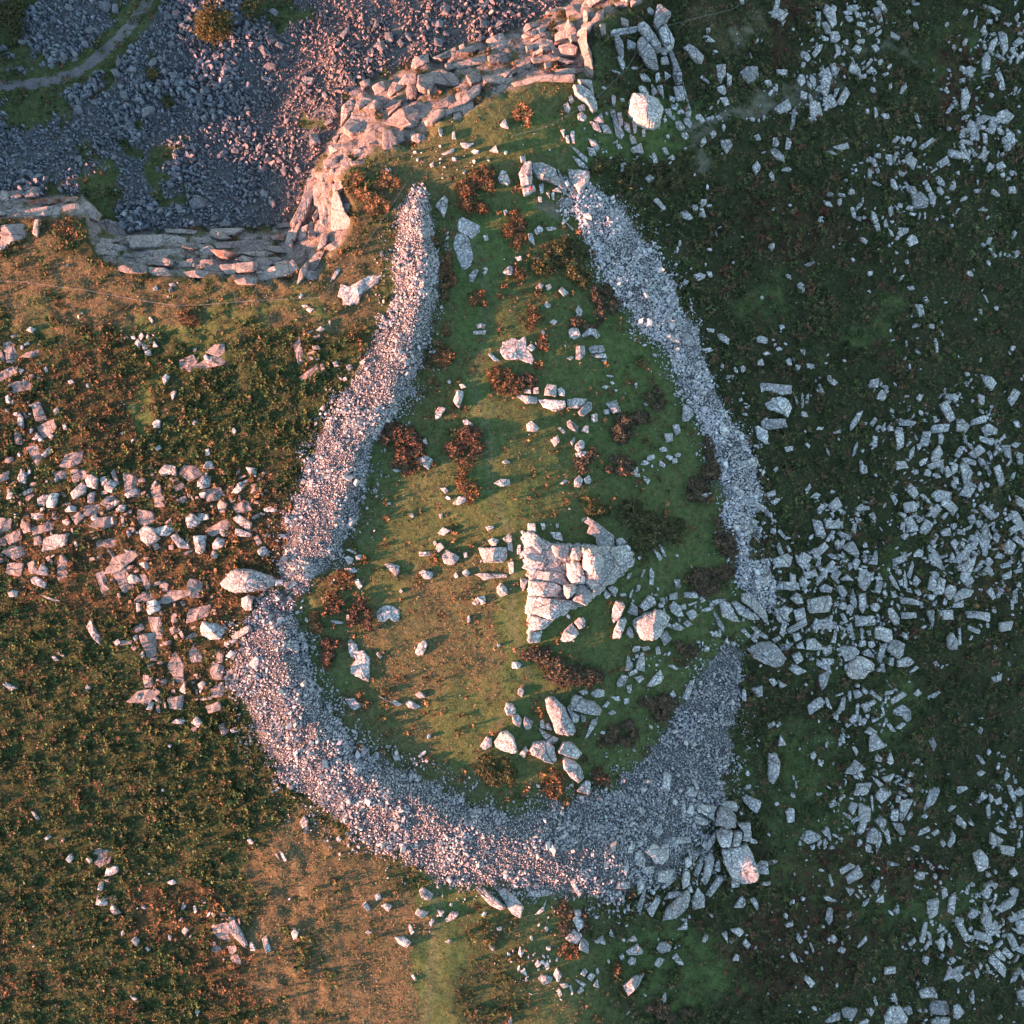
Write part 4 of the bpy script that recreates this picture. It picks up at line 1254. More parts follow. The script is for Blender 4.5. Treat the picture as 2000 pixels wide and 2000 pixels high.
# ---------------------------------------------------------------- stones
def parse(d):
    out = []
    for key, txt in d.items():
        for ln in txt.splitlines():
            h = None; fl = ''
            if '/' in ln:
                ln, e = ln.split('/'); e = e.split(); h = float(e[0]); fl = e[1] if len(e) > 1 else ''
            P = np.array([[float(a) for a in q.split(',')] for q in ln.split()])
            if key == 'C':
                P = 1010 + P * (260 / 1932.0)
                if h and h > 1.1: P = P.mean(0) + (P - P.mean(0)) * 1.05
            elif key != 'A':
                c, r = map(int, key.split(',')); P = P * (500 / 1932.0) + np.array([c * 500, r * 500])
            out.append((P, h, fl))
    return out
def parse_ovals(d):
    out = []
    for key, txt in d.items():
        c, r = map(int, key.split(','))
        for q in txt.split():
            cx, cy, l, w, a = map(float, q.split(',')); k = 500 / 1932.0
            n_ = random.choice([4, 4, 5, 5]); ph = np.sort(rng.uniform(-0.32, 0.32, n_) + np.arange(n_) * 2 * math.pi / n_ + rng.uniform(0, 1.2))
            rr = rng.uniform(0.82, 1.12, n_) * (1.12 if n_ < 6 else 1.04)
            x = np.cos(ph) * l / 2 * rr; y = np.sin(ph) * w / 2 * rr; ca, sa = math.cos(R(a)), math.sin(R(a))
            out.append((np.stack([(cx + x * ca - y * sa) * k + c * 500, (cy + x * sa + y * ca) * k + r * 500], -1), None, ''))
    return out
def area(P): x, y = P[:, 0], P[:, 1]; return 0.5 * abs(np.dot(x, np.roll(y, -1)) - np.dot(y, np.roll(x, -1)))
def centroid(P):
    x, y = P[:, 0], P[:, 1]; c = x * np.roll(y, -1) - np.roll(x, -1) * y; A = c.sum() / 2
    if abs(A) < 1e-6: return P.mean(0)
    return np.array([((x + np.roll(x, -1)) * c).sum(), ((y + np.roll(y, -1)) * c).sum()]) / (6 * A)
def rock(P, h, seed, flag='', base_z=None, detail=1.0):
    """a weathered granite block from its plan outline: returns vertices (relative to its base point), faces and the base point"""
    r = np.random.default_rng(seed); c = centroid(P); A = area(P); size = math.sqrt(A) * MPP
    step = max(2.2, 4.5 / detail) if A > 150 else max(3.0, 6 / detail)
    Q = []
    for k in range(len(P)):
        a, b = P[k], P[(k + 1) % len(P)]; L = np.linalg.norm(b - a)
        cut = 0.07 if L > 12 else 0.10
        p0 = a + (b - a) * cut; p1 = b + (a - b) * cut; m = max(1, int(L / step))
        for s in np.linspace(0, 1, m + 1): Q.append(p0 + (p1 - p0) * s)
    Q = np.array(Q); d = Q - c
    Q = c + d * (1 + (fbm(Q[:, 0] / 5, Q[:, 1] / 5, seed % 97, 2) - 0.5) * 0.16)[:, None]
    z0 = float(tz(c[0], c[1])) if base_z is None else base_z
    gxs = float(tz(c[0] + 8, c[1]) - tz(c[0] - 8, c[1])) / 16; gys = float(tz(c[0], c[1] + 8) - tz(c[0], c[1] - 8)) / 16
    gxs, gys = np.clip([gxs, gys], -0.035, 0.035) * 0.75
    np_ = 3 if A > 120 else 2
    ang = r.uniform(0, 2 * math.pi, np_); sl = r.uniform(0.02, 0.030 if h < 0.8 else 0.042, np_)
    if flag == 'd': ang = np.array([R(125), R(105), R(150)])[:np_]; sl = np.array([0.075, 0.06, 0.05])[:np_]
    if flag == 'b': ang = np.array([R(0), R(-20), R(180)])[:np_]; sl = np.array([0.13, 0.11, 0.03])[:np_]
    if flag == 'f': sl = sl * 0.05
    if flag in ('w', 'o'): ang = np.array([R(-5), R(25), R(195)])[:np_] + r.uniform(-.25, .25, np_); sl = np.array([0.034, 0.030, 0.016])[:np_]; 
    off = r.uniform(0, 0.12 * h, np_)
    def top(p):
        dx, dy = p[:, 0] - c[0], p[:, 1] - c[1]
        pl = np.min([-(np.cos(a) * dx + np.sin(a) * dy) * -s * (1 if True else 0) + o for a, s, o in zip(ang, sl, off)], axis=0)
        pl = np.maximum(pl, -0.55 * h)
        nz = (fbm(p[:, 0] / 6, p[:, 1] / 6, seed % 89 + 3, 3) - 0.5) * 0.20 * min(1.2, 0.35 + size * 0.2)
        return pl + nz, gxs * dx + gys * dy
    rings = [(1.05, None), (1.0, 0.55), (0.965, 0.84), (0.88, 0.97), (0.66, 1.0), (0.36, 1.0)] if A > 90 else [(1.06, None), (1.0, 0.6), (0.86, 0.95), (0.5, 1.0)]
    if flag == 'o': rings = [(1.05, None), (1.0, 0.4), (0.965, 0.62), (0.87, 0.84), (0.68, 0.95), (0.38, 1.0)]
    V = []; m = len(Q)
    for s, f in rings:
        p = c + (Q - c) * s
        tp, gr = top(p)
        z = (z0 + gr - 0.7 - 0.1 * h) if f is None else z0 + gr + h * f + tp * f
        if f is None: z = np.minimum(z, tz(p[:, 0], p[:, 1]) - 0.4) if base_z is None else z0 - 0.3 + gr
        x, y = world_xy(p[:, 0], p[:, 1], z0 + 0.6 * h); V.append(np.stack([x, y, np.broadcast_to(z, x.shape)], -1))
    tp, gr = top(c[None]); x, y = world_xy(c[0], c[1], z0 + 0.6 * h); V.append(np.array([[x, y, z0 + h + tp[0]]]))
    V = np.concatenate(V); F = []
    for k in range(len(rings) - 1):
        for j in range(m):
            a, b = k * m + j, k * m + (j + 1) % m; F.append((a, a + m, b + m, b))
    top0 = (len(rings) - 1) * m
    for j in range(m): F.append((top0 + j, len(V) - 1, top0 + (j + 1) % m))
    # keep outward normals whichever way the outline was walked
    x, y = P[:, 0], P[:, 1]
    if (np.dot(x, np.roll(y, -1)) - np.dot(y, np.roll(x, -1))) < 0: F = [f[::-1] for f in F]
    bx, by = world_xy(c[0], c[1], z0); base = np.array([bx, by, z0])
    return V - base, F, base
def default_h(P):
    d = P - P.mean(0); w, _ = np.linalg.eigh(d.T @ d / len(d)); mn = 2 * math.sqrt(max(w[0], 0.5)) * MPP
    return float(np.clip(0.5 * mn + 0.12, 0.22, 1.0))

ALL = parse(STONES) + parse_ovals(OVALS)
ALL.sort(key=lambda s: -area(s[0]))
KEEP = 300
# raster of where stones lie, so that plants and loose stones keep off them
SM = np.zeros((1000, 1000), bool); BIGM = np.zeros((1000, 1000), bool)
def stamp(mask, P, grow=0.0):
    c = P.mean(0); P = c + (P - c) * (1 + grow)
    x0, y0 = np.floor(P.min(0) / 2).astype(int); x1, y1 = np.ceil(P.max(0) / 2).astype(int) + 1
    x0, y0 = max(0, x0), max(0, y0); x1, y1 = min(1000, x1), min(1000, y1)
    if x1 <= x0 or y1 <= y0: return
    X, Y = np.meshgrid(np.arange(x0, x1) * 2 + 1.0, np.arange(y0, y1) * 2 + 1.0)
    mask[y0:y1, x0:x1] |= inside(X, Y, [tuple(p) for p in P])
CL = parse(CLIFF)
for P, h, fl in ALL + CL: stamp(SM, P)
def on_stone(u, v):
    i = np.clip((np.asarray(u) / 2).astype(int), 0, 999); j = np.clip((np.asarray(v) / 2).astype(int), 0, 999)
    return SM[j, i] & (u >= 0) & (v >= 0) & (u < 2000) & (v < 2000)

PLACES = [(1265, 150, 'near the upper end of the fence'), (1310, 90, 'at the upper end of the fence'), (1250, 260, 'around the square perched boulder'), (1160, 190, 'below the pale rock face at the rim'),
 (1200, 240, 'in the fan of slabs left of the perched boulder'), (1130, 270, 'on the grass below the rim fence'), (1070, 345, 'among the big slabs where people sit'), (1090, 410, 'beside the trodden gap at the bank top'), (1060, 450, 'on the grass under the trodden gap'),
 (1330, 110, 'on dark heath right of the fence boulders'), (1420, 150, 'beside the stony footpath'), (1410, 200, 'along the stony footpath'), (1440, 290, 'on dark heath below the footpath'), (1310, 380, 'on dark heath above the right bank'), (1230, 330, 'between dark bushes above the right bank'),
 (1640, 40, 'in the boulder strip at the top edge'), (1660, 110, 'where the footpath meets the top boulder strip'), (1590, 180, 'by the long pillar stone on the heath'), (1720, 220, 'on the heath between path and boulder patch'), (1760, 300, 'at the head of the heath boulder patch'), (1790, 390, 'in the middle of the heath boulder patch'), (1720, 430, 'at the lower left of the heath boulder patch'),
 (1930, 240, 'in the boulder stream at upper right'), (1950, 90, 'in the top right corner boulders'), (1960, 370, 'on the darkest heath at the right edge'), (1930, 470, 'on the darkest heath at the right edge'),
 (1040, 560, 'on the grass below the dark gorse'), (1130, 650, 'in the twin rows of split blocks'), (1000, 680, 'beside the flat outcrop on the green path'), (900, 500, 'beside the pale flat outcrop near the bank top'), (920, 640, 'left of the green path inside the bank'), (1070, 770, 'in the long split ledge'), (1110, 850, 'in the group under the long ledge'), (1200, 790, 'right of the long split ledge'), (890, 790, 'on the brown grass left of the green path'), (840, 860, 'between the round brown bushes'), (900, 950, 'beside the lower green path'),
 (1320, 660, 'embedded in the right bank'), (1330, 800, 'at the inner edge of the right bank'), (1410, 840, 'on the crest of the right bank'), (1290, 890, 'in the low rubble step inside the right bank'), (1380, 960, 'at the foot of the right bank'), (1140, 940, 'on rough ground above the tor'),
 (1360, 540, 'on dark heath right of the bank top'), (1420, 660, 'on dark heath outside the right bank'), (1480, 720, 'by the grassy lane outside the right bank'), (1510, 790, 'in the ruined block group outside the bank'), (1560, 780, 'in the fan of thin slabs on the heath'), (1540, 880, 'on heath below the ruined block group'), (1600, 960, 'on heath level with the bank bottom'), (1670, 830, 'around the long tilted slab on the heath'), (1760, 750, 'on heath with scattered pale stones'), (1830, 670, 'by the grass tongue on the right heath'), (1720, 910, 'around the single round heath stone'), (1800, 890, 'in the right-hand block field'), (1870, 900, 'in the right-hand block field near its edge'), (1830, 960, 'at the foot of the right-hand block field'), (1960, 830, 'at the right edge of the block field'), (1930, 620, 'on open heath at the far right'),
 (40, 650, 'on rough grass at the left edge'), (280, 640, 'in the pale block pile below the fence'), (320, 560, 'by the fence under the quarry rim'), (400, 700, 'beside the grassy trod in the heather'), (330, 760, 'beside the grassy trod in the heather'), (60, 780, 'in the stony strip at the left edge'), (120, 850, 'in brown heather near the left edge'), (50, 930, 'in the left edge boulder group'), (110, 970, 'by the dark split block at the left'), (180, 960, 'in the large pink outcrop at the left'), (250, 980, 'under the large pink outcrop'), (330, 920, 'on brown grass right of the pink outcrop'), (400, 920, 'in the pale ledges left of the bank'), (390, 1040, 'in the bright ledge steps left of the bank'), (440, 1030, 'in the bright ledge steps left of the bank'), (480, 940, 'on orange grass beside the left bank'), (290, 1040, 'in the ragged pink ledges'), (110, 1050, 'beside the speckled pink slab'), (80, 1130, 'at the edge of the green heather'), (290, 1180, 'beside the white speckled block'), (230, 1090, 'on brown heather under the ragged ledges'), (180, 1240, 'by the dark hollow in the heather'), (420, 1230, 'at the outer foot of the lower bank'), (480, 1150, 'beside the great rounded boulder'), (550, 1140, 'in the gap of the left bank'), (340, 1340, 'on orange heather outside the lower bank'), (420, 1410, 'in the low scarp under the orange heather'), (110, 1280, 'in deep green heather'), (30, 1340, 'in deep green heather at the left edge'),
 (620, 620, 'on grass slope left of the bank'), (680, 560, 'in the pink bare outcrop by the fence'), (660, 710, 'in heather beside the left bank'), (790, 700, 'on the left bank'), (630, 790, 'at the outer edge of the left bank'),
 (690, 1090, 'inside the bank gap'), (760, 1120, 'on brown grass inside the left bank'), (860, 1070, 'in the block scatter left of the tor'), (960, 1070, 'left of the tor beside the square block'), (920, 1120, 'on grass left of the tor'), (750, 1190, 'alone on open brown grass'), (690, 1270, 'beside the pink slab in the turf'), (820, 1270, 'on the brown knoll'), (700, 1380, 'in the turf near the lower bank'), (800, 1370, 'in the small turf scarp'), (950, 1460, 'left of the bottom boulder heap'), (960, 1160, 'on the green strip left of the tor'),
 (1160, 1080, 'at the summit of the tor'), (1060, 1140, 'in the left steps of the tor'), (1030, 1070, 'at the upper left of the tor'), (1200, 1050, 'at the upper right of the tor'), (1110, 1230, 'under the lower edge of the tor'), (1210, 1160, 'right of the tor on green turf'), (1260, 1220, 'around the cracked flat boulder'), (1330, 1190, 'in the rubble right of the cracked boulder'), (1250, 1100, 'on rough grass right of the tor'), (1250, 1310, 'in the chain of stones below the cracked boulder'), (1330, 1350, 'on grass beside the grey bank'), (1200, 1360, 'on rough turf right of the boulder heap'), (1100, 1400, 'in the bottom boulder heap'), (1040, 1480, 'at the lower left of the bottom boulder heap'), (1130, 1490, 'at the tail of the bottom boulder heap'), (1030, 1420, 'in the small stones of the boulder heap'), (1450, 1190, 'in the slanting slabs at the bank end'), (1490, 1240, 'below the slanting slabs'),
 (1500, 1290, 'at the pale boulder near the bank end'), (1540, 1060, 'on heath right of the bank end'), (1590, 1180, 'by the big square block on the heath'), (1660, 1060, 'at the top of the right boulder train'), (1640, 1120, 'in the right boulder train'), (1680, 1170, 'in the thick of the right boulder train'), (1650, 1230, 'in the stepped kerb of slabs'), (1770, 1130, 'in the upright slabs above the terrace'), (1790, 1180, 'along the straight block row'), (1840, 1200, 'at the right end of the straight block row'), (1860, 1260, 'at the terrace corner'), (1730, 1250, 'on the terrace among rounded boulders'), (1660, 1300, 'around the domed terrace boulder'), (1590, 1270, 'left of the domed terrace boulder'), (1610, 1320, 'on grass below the domed boulder'), (1700, 1370, 'in the broken pile on the terrace'), (1640, 1380, 'in the broken pile on the terrace'), (1770, 1390, 'by the ring-shaped stone'), (1820, 1350, 'on the dark drop of the terrace'), (1710, 1450, 'around the triangular terrace boulder'), (1600, 1460, 'on grass left of the triangular boulder'), (1820, 1450, 'on the dark drop below the terrace'), (1900, 1070, 'in the rust-brown bracken at right'), (1960, 1120, 'beside the rust-brown bracken'), (1960, 1020, 'in the right edge boulders above the bracken'), (1880, 1010, 'in the right edge boulders above the bracken'), (1920, 1490, 'on black heath at the right edge'), (1530, 1340, 'on rough grass outside the bank end'), (1530, 1410, 'on rough grass outside the lower bank'), (1500, 1490, 'beside the lower right bank'),
 (1400, 1600, 'in the lower right tor'), (1450, 1660, 'at the foot of the lower right tor'), (1370, 1690, 'in the leaning slabs of the lower right tor'), (1300, 1750, 'at the lower tip of the bank rubble'), (1270, 1660, 'half sunk in the bank rubble'), (1220, 1720, 'in the lower bank edge'), (1340, 1570, 'on the grey bank beside the tor'), (1470, 1570, 'right of the lower right tor'), (1120, 1720, 'at the lower edge of the bank'), (1020, 1770, 'in the pair of slabs under the bank'), (950, 1750, 'in the pair of slabs under the bank'), (1130, 1810, 'under the bank by the brown tufts'), (1080, 1890, 'in the stone scatter at the bottom'), (1160, 1900, 'in the stone scatter at the bottom'), (1240, 1860, 'on dim turf at the bottom'), (1300, 1870, 'on dim turf at the bottom'), (1220, 1920, 'on dim turf near the bottom edge'), (1450, 1830, 'on dim turf right of the bottom centre'), (1470, 1770, 'below the lower right tor'),
 (880, 1770, 'below the bank on green grass'), (760, 1770, 'below the bank among orange tufts'), (790, 1840, 'on tan grass at the bottom'), (570, 1830, 'on tan grass left of the bottom centre'), (590, 1610, 'in heather under the bank'), (450, 1820, 'in the pale ridge in bottom heather'), (210, 1730, 'in the square ledge in bottom heather'), (300, 1830, 'among stones in the bottom left heather'), (120, 1680, 'alone in bottom left heather'), (540, 1680, 'at the worn track in tan grass'),
 (1570, 1630, 'on grass left of the lower right heap'), (1720, 1590, 'in the lower right slab heap'), (1770, 1610, 'in the lower right slab heap'), (1820, 1570, 'by the tall leaning slab of the heap'), (1840, 1630, 'right of the lower right slab heap'), (1880, 1540, 'in the dark upper right of the heap'), (1700, 1710, 'on reddish heath under the heap'), (1630, 1760, 'on grass under the slab heap'), (1620, 1830, 'on reddish heath near the bottom'), (1800, 1710, 'on the lower right grass'), (1910, 1690, 'by the large egg-shaped stone'), (1970, 1590, 'in the right edge stones'), (1970, 1730, 'in the right edge stones near the bottom'), (1840, 1840, 'in the stone band at lower right'), (1920, 1820, 'in the dense pile at lower right'), (1830, 1960, 'in the square blocks at the bottom edge'), (1750, 1980, 'at the bottom edge right of centre'), (1650, 1980, 'at the bottom edge left of the blocks'), (1900, 1950, 'on grass right of the bottom blocks'), (1870, 1900, 'on grass above the bottom blocks'), (1540, 1900, 'in dark heath at the bottom'), (1980, 1930, 'in the bottom right corner')]
SPECIAL = [(1264, 214, 'huge square perched boulder with sunlit left side on green turf'), (1161, 1097, 'rounded top boulder crowning the central tor'), (1176, 1105, 'broad layered slab directly under the round top boulder'), (1190, 1100, 'wide speckled base slab under the tor stack'),
 (1124, 1120, 'rounded slab with two rock basins left of the top boulder'), (1116, 1154, 'small bright sunlit boulder left of the tor summit'), (1085, 1120, 'low jointed base mass carrying the whole tor'), (1063, 1150, 'long pink step slab on the left of the tor'), (1075, 1190, 'largest lower step slab of the tor, half pink'), (484, 1135, 'great rounded pink boulder at the gap of the left bank'), (1272, 1223, 'big pale flat boulder split by a dark crack'),
 (1097, 1400, 'longest leaning boulder of the bottom heap, pink on its left'), (1446, 1690, 'very large flat-topped block of the lower right tor'), (1423, 1600, 'tallest rounded boulder stack stone of the lower right tor'), (1502, 1280, 'pale sharp-nosed boulder right of the bank end'), (687, 1305, 'pink flat slab set in the turf inside the lower left bank'), (1084, 339, 'largest sloping slab of the rim group, people sitting on it'), (1130, 350, 'triangular slab pointing down in the rim group'), (1032, 371, 'small pink boulder with a person in crimson on it'), (1026, 338, 'tall pink-edged slab at the left of the rim group'), (1660, 1307, 'domed pale boulder on the terrace, largest of its group'), (1601, 1181, 'big square block lying level on the dark heath'), (1798, 390, 'big round pale boulder in the heath boulder patch'), (463, 1080, ''), ]
SPECIAL = [s for s in SPECIAL if s[2]]
def shape_words(P, h):
    d = P - P.mean(0); w, E = np.linalg.eigh(d.T @ d); asp = math.sqrt(w[1] / max(w[0], 1e-6))
    if asp > 2.6: kind = 'thin'
    elif asp > 1.7: kind = 'long'
    elif len(P) == 3: kind = 'wedge-shaped'
    elif len(P) == 4: kind = 'four-sided'
    else: kind = 'chunky'
    ex, ey = E[:, 1]; a = math.degrees(math.atan2(ey, ex)) % 180
    if asp > 1.7:
        dirn = 'lying crosswise' if (a < 22 or a > 158) else 'slanting down right' if a < 68 else 'lying upright in view' if a < 112 else 'slanting up right'
    else: dirn = ''
    noun = 'slab' if (h < 0.7 or asp > 2.2) else 'boulder' if area(P) > 260 else 'rock'
    return kind, noun, dirn
ORD = ['', 'second', 'third', 'fourth', 'fifth', 'sixth', 'seventh', 'eighth', 'ninth', 'tenth', 'eleventh', 'twelfth']
recs = []
for k, (P, h, fl) in enumerate(ALL[:KEEP]):
    c = centroid(P); hh = h if h else default_h(P)
    kind, noun, dirn = shape_words(P, hh)
    pl = min(PLACES, key=lambda q: (q[0] - c[0]) ** 2 + (q[1] - c[1]) ** 2)[2]
    recs.append(dict(P=P, h=hh, c=c, kind=kind, noun=noun, dirn=dirn, place=pl, label=None, fl=fl))
for su, sv, lab in SPECIAL:
    cand = [r for r in recs if not r['label']]
    r = min(cand, key=lambda r: (r['c'][0] - su) ** 2 + (r['c'][1] - sv) ** 2 - 0.1 * area(r['P']))
    r['label'] = lab
groups = {}
for r in recs:
    if not r['label']:
        r['stem'] = ' '.join(x for x in (r['kind'], 'grey', r['noun'], r['dirn']) if x) + ' ' + r['place']
        groups.setdefault(r['stem'], []).append(r)
for stem, g in groups.items():
    if len(g) == 1: g[0]['label'] = stem; continue
    spx = np.ptp([r['c'][0] for r in g]); spy = np.ptp([r['c'][1] for r in g]); ax = 0 if spx > spy else 1
    g.sort(key=lambda r: r['c'][ax])
    for i, r in enumerate(g):
        side = ('left', 'right') if ax == 0 else ('top', 'bottom')
        if i == 0: o = side[0] + 'most' if ax == 0 else 'topmost'
        elif i == len(g) - 1: o = side[1] + 'most' if ax == 0 else 'lowest'
        else: o = ORD[i] + ' from the ' + side[0]
        r['label'] = stem + ', ' + o
# how high each stone of a stack starts: stones whose outline lies on another one are built tall from the ground, so no gaps
for k, r in enumerate(recs):
    V, F, base = rock(r['P'], r['h'], 1000 + k, r['fl'], detail=1.6 if area(r['P']) > 500 else 1.0)
    nm = 'boulder' if r['noun'] != 'slab' else 'stone_slab'
    o = link(nm, mesh_list(nm, V, F, M_GRAN), None, Vector(base))
    tag(o, r['label'], 'boulder' if r['noun'] != 'slab' else 'slab', 'granite boulders and slabs on the moor')
# the lesser stones, traced too, joined
def join_rocks(lst, seed):
    Vs, loops, starts, totals, cols = [], [], [], [], []; nv = 0; nl = 0
    for k, (P, h, fl) in enumerate(lst):
        V, F, b = rock(P, h if h else default_h(P), seed + k, fl); V = V + b
        Vs.append(V); g = random.uniform(0.30, 0.48); cols.append(np.full((len(V), 3), g))
        for f in F: loops.extend([i + nv for i in f]); starts.append(nl); totals.append(len(f)); nl += len(f)
        nv += len(V)
    return np.concatenate(Vs), loops, starts, totals, np.concatenate(cols)
V, lo, stt, tot, _ = join_rocks(ALL[KEEP:], 5000)
o = link('lesser_stones', mesh_np('lesser_stones', V, lo, stt, tot, M_GRAN))
tag(o, 'smaller grey stones strewn between the boulders over the whole hill', 'stones', kind='stuff')

# quarry blocks: individuals
QB = parse_ovals(QUARRY)
QPL = [(205, 10, 'above the track at the top'), (190, 70, 'between track and upper scree'), (340, 25, 'left of the yellow-olive tree'), (380, 60, 'beside the yellow-olive tree'), (300, 120, 'by the tiny yellow sapling'), (400, 110, 'in the row below the yellow-olive tree'), (240, 150, 'right of the track bend'), (160, 190, 'at the grass edge under the track'), (230, 190, 'in the middle of the left quarry floor'), (390, 190, 'in the middle of the quarry floor'), (280, 250, 'right of the left quarry grass'), (400, 300, 'right of the small grass hollow'), (450, 290, 'near the lit scree'), (60, 340, 'in the lower left scree'), (40, 80, 'by the dark olive tree'), (400, 420, 'at the foot of the lower quarry face'), (150, 310, 'in the left scree'), (520, 80, 'in the dark upper scree'), (530, 150, 'in the upper scree left of centre'), (600, 110, 'in the upper scree at centre'), (680, 60, 'in the upper scree toward the face'), (740, 90, 'just above the upper quarry face'), (790, 60, 'above the right end of the face'), (870, 20, 'at the top of the picture by the face'), (960, 40, 'under the right end of the quarry face'), (730, 110, 'against the upper quarry face'), (600, 170, 'in pink-lit scree under the face'), (640, 220, 'against the middle quarry face'), (610, 275, 'below the dark rock hollow'), (550, 330, 'at the foot of the pink buttress'), (520, 400, 'in the shaded inner corner')]
QR = []
for P, h, fl in QB:
    c = centroid(P); kind, noun, dirn = shape_words(P, 1.0)
    QR.append(dict(P=P, c=c, stem=' '.join(x for x in (kind, 'grey quarry block', dirn) if x) + ' ' + min(QPL, key=lambda q: (q[0] - c[0]) ** 2 + (q[1] - c[1]) ** 2)[2]))
def number(rs):
    G = {}
    for r in rs: G.setdefault(r['stem'], []).append(r)
    for stem, g in G.items():
        ax = 0 if np.ptp([r['c'][0] for r in g]) > np.ptp([r['c'][1] for r in g]) else 1; g.sort(key=lambda r: r['c'][ax])
        for i, r in enumerate(g):
            o = '' if len(g) == 1 else ', ' + (('leftmost', 'topmost')[ax] if i == 0 else ('rightmost', 'lowest')[ax] if i == len(g) - 1 else ORD[i] + ' from the ' + ('left', 'top')[ax])
            r['label'] = stem + o
number(QR)
for k, r in enumerate(QR):
    V, F, base = rock(r['P'], default_h(r['P']) + 0.35, 9000 + k)
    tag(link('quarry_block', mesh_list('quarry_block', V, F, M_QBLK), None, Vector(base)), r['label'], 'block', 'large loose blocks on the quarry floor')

# quarry face: ledges and slabs are pieces of it
qf = tag(empty('quarry_face', (-36, 50, -4)), 'stepped granite quarry face with ledges, catching pink light along its rim', 'cliff', kind='structure')
for k, (P, h, fl) in enumerate(CL):
    V, F, base = rock(P, h, 7000 + k, fl, detail=1.5)
    o = link('ledge', mesh_list('ledge', V, F, M_RUST if fl == 'r' else M_FACE), qf, Vector(base) - qf.location)

# ---------------------------------------------------------------- rubble (vectorised little angular stones)
def rubble_mesh(name, u, v, s, tint, tilt=0.5, lift=0.0, hf=0.6, seed=1, asp=(1.0, 2.0), mat=None, K=5):
    r = np.random.default_rng(seed); N = len(u)
    z = tz(u, v) + lift; x, y = world_xy(u, v, z)
    a0 = r.uniform(0, 2 * np.pi, N)[:, None]; th = (np.arange(K) * 2 * np.pi / K)[None] + r.uniform(-0.35, 0.35, (N, K))
    rad = r.uniform(0.7, 1.15, (N, K)); A = r.uniform(*asp, N)[:, None]
    lx = np.cos(th) * rad * np.sqrt(A); ly = np.sin(th) * rad / np.sqrt(A)
    ca, sa = np.cos(a0), np.sin(a0); px, py = lx * ca - ly * sa, lx * sa + ly * ca
    S = (s * MPP / 2)[:, None]
    ti, tj = r.normal(0, tilt, (2, N)); hh = (s * MPP * hf * r.uniform(0.6, 1.3, N))[:, None]
    top = r.uniform(0.55, 0.8, (N, 1))
    ox, oy = r.uniform(-0.2, 0.2, (2, N, 1))
    bot = np.stack([x[:, None] + px * S * 1.05, y[:, None] + py * S * 1.05, z[:, None] - hh * 0.35 + 0 * px], -1)
    qx, qy = (px * top + ox) * S, (py * top + oy) * S
    up = np.stack([x[:, None] + qx, y[:, None] + qy, z[:, None] + hh + np.clip(qx * ti[:, None] + qy * tj[:, None], -0.9 * hh, hh)], -1)
    V = np.concatenate([bot, up], 1).reshape(-1, 3)
    b = (np.arange(N) * 2 * K)[:, None]
    j = np.arange(K); jn = (j + 1) % K
    Q = np.stack([b + j, b + jn, b + K + jn, b + K + j], -1)          # N,K,4
    T = b + K + np.arange(K)                                          # N,K
    loops = np.concatenate([Q.reshape(N, -1), T], 1).ravel()
    tot = np.tile(np.array([4] * K + [K]), N); starts = np.concatenate([[0], np.cumsum(tot)[:-1]])
    col = np.repeat(tint, 2 * K, axis=0)
    return mesh_np(name, V, loops, starts, tot, mat or M_RUB, col)
def grey(N, lo, hi, seed, warm=0.0):
    r = np.random.default_rng(seed); g = r.uniform(lo, hi, N) * np.where(r.random(N) < 0.12, 1.25, 1.0)
    t = r.normal(0, 0.03, (N, 3)); return np.clip(g[:, None] * (1 + t + np.array([warm, 0, -warm])), 0.03, 0.85)
def sample_mask(fn, u0, u1, v0, v1, N, seed):
    r = np.random.default_rng(seed); u = r.uniform(u0, u1, N); v = r.uniform(v0, v1, N); p = fn(u, v)
    k = r.random(N) < p; return u[k], v[k]
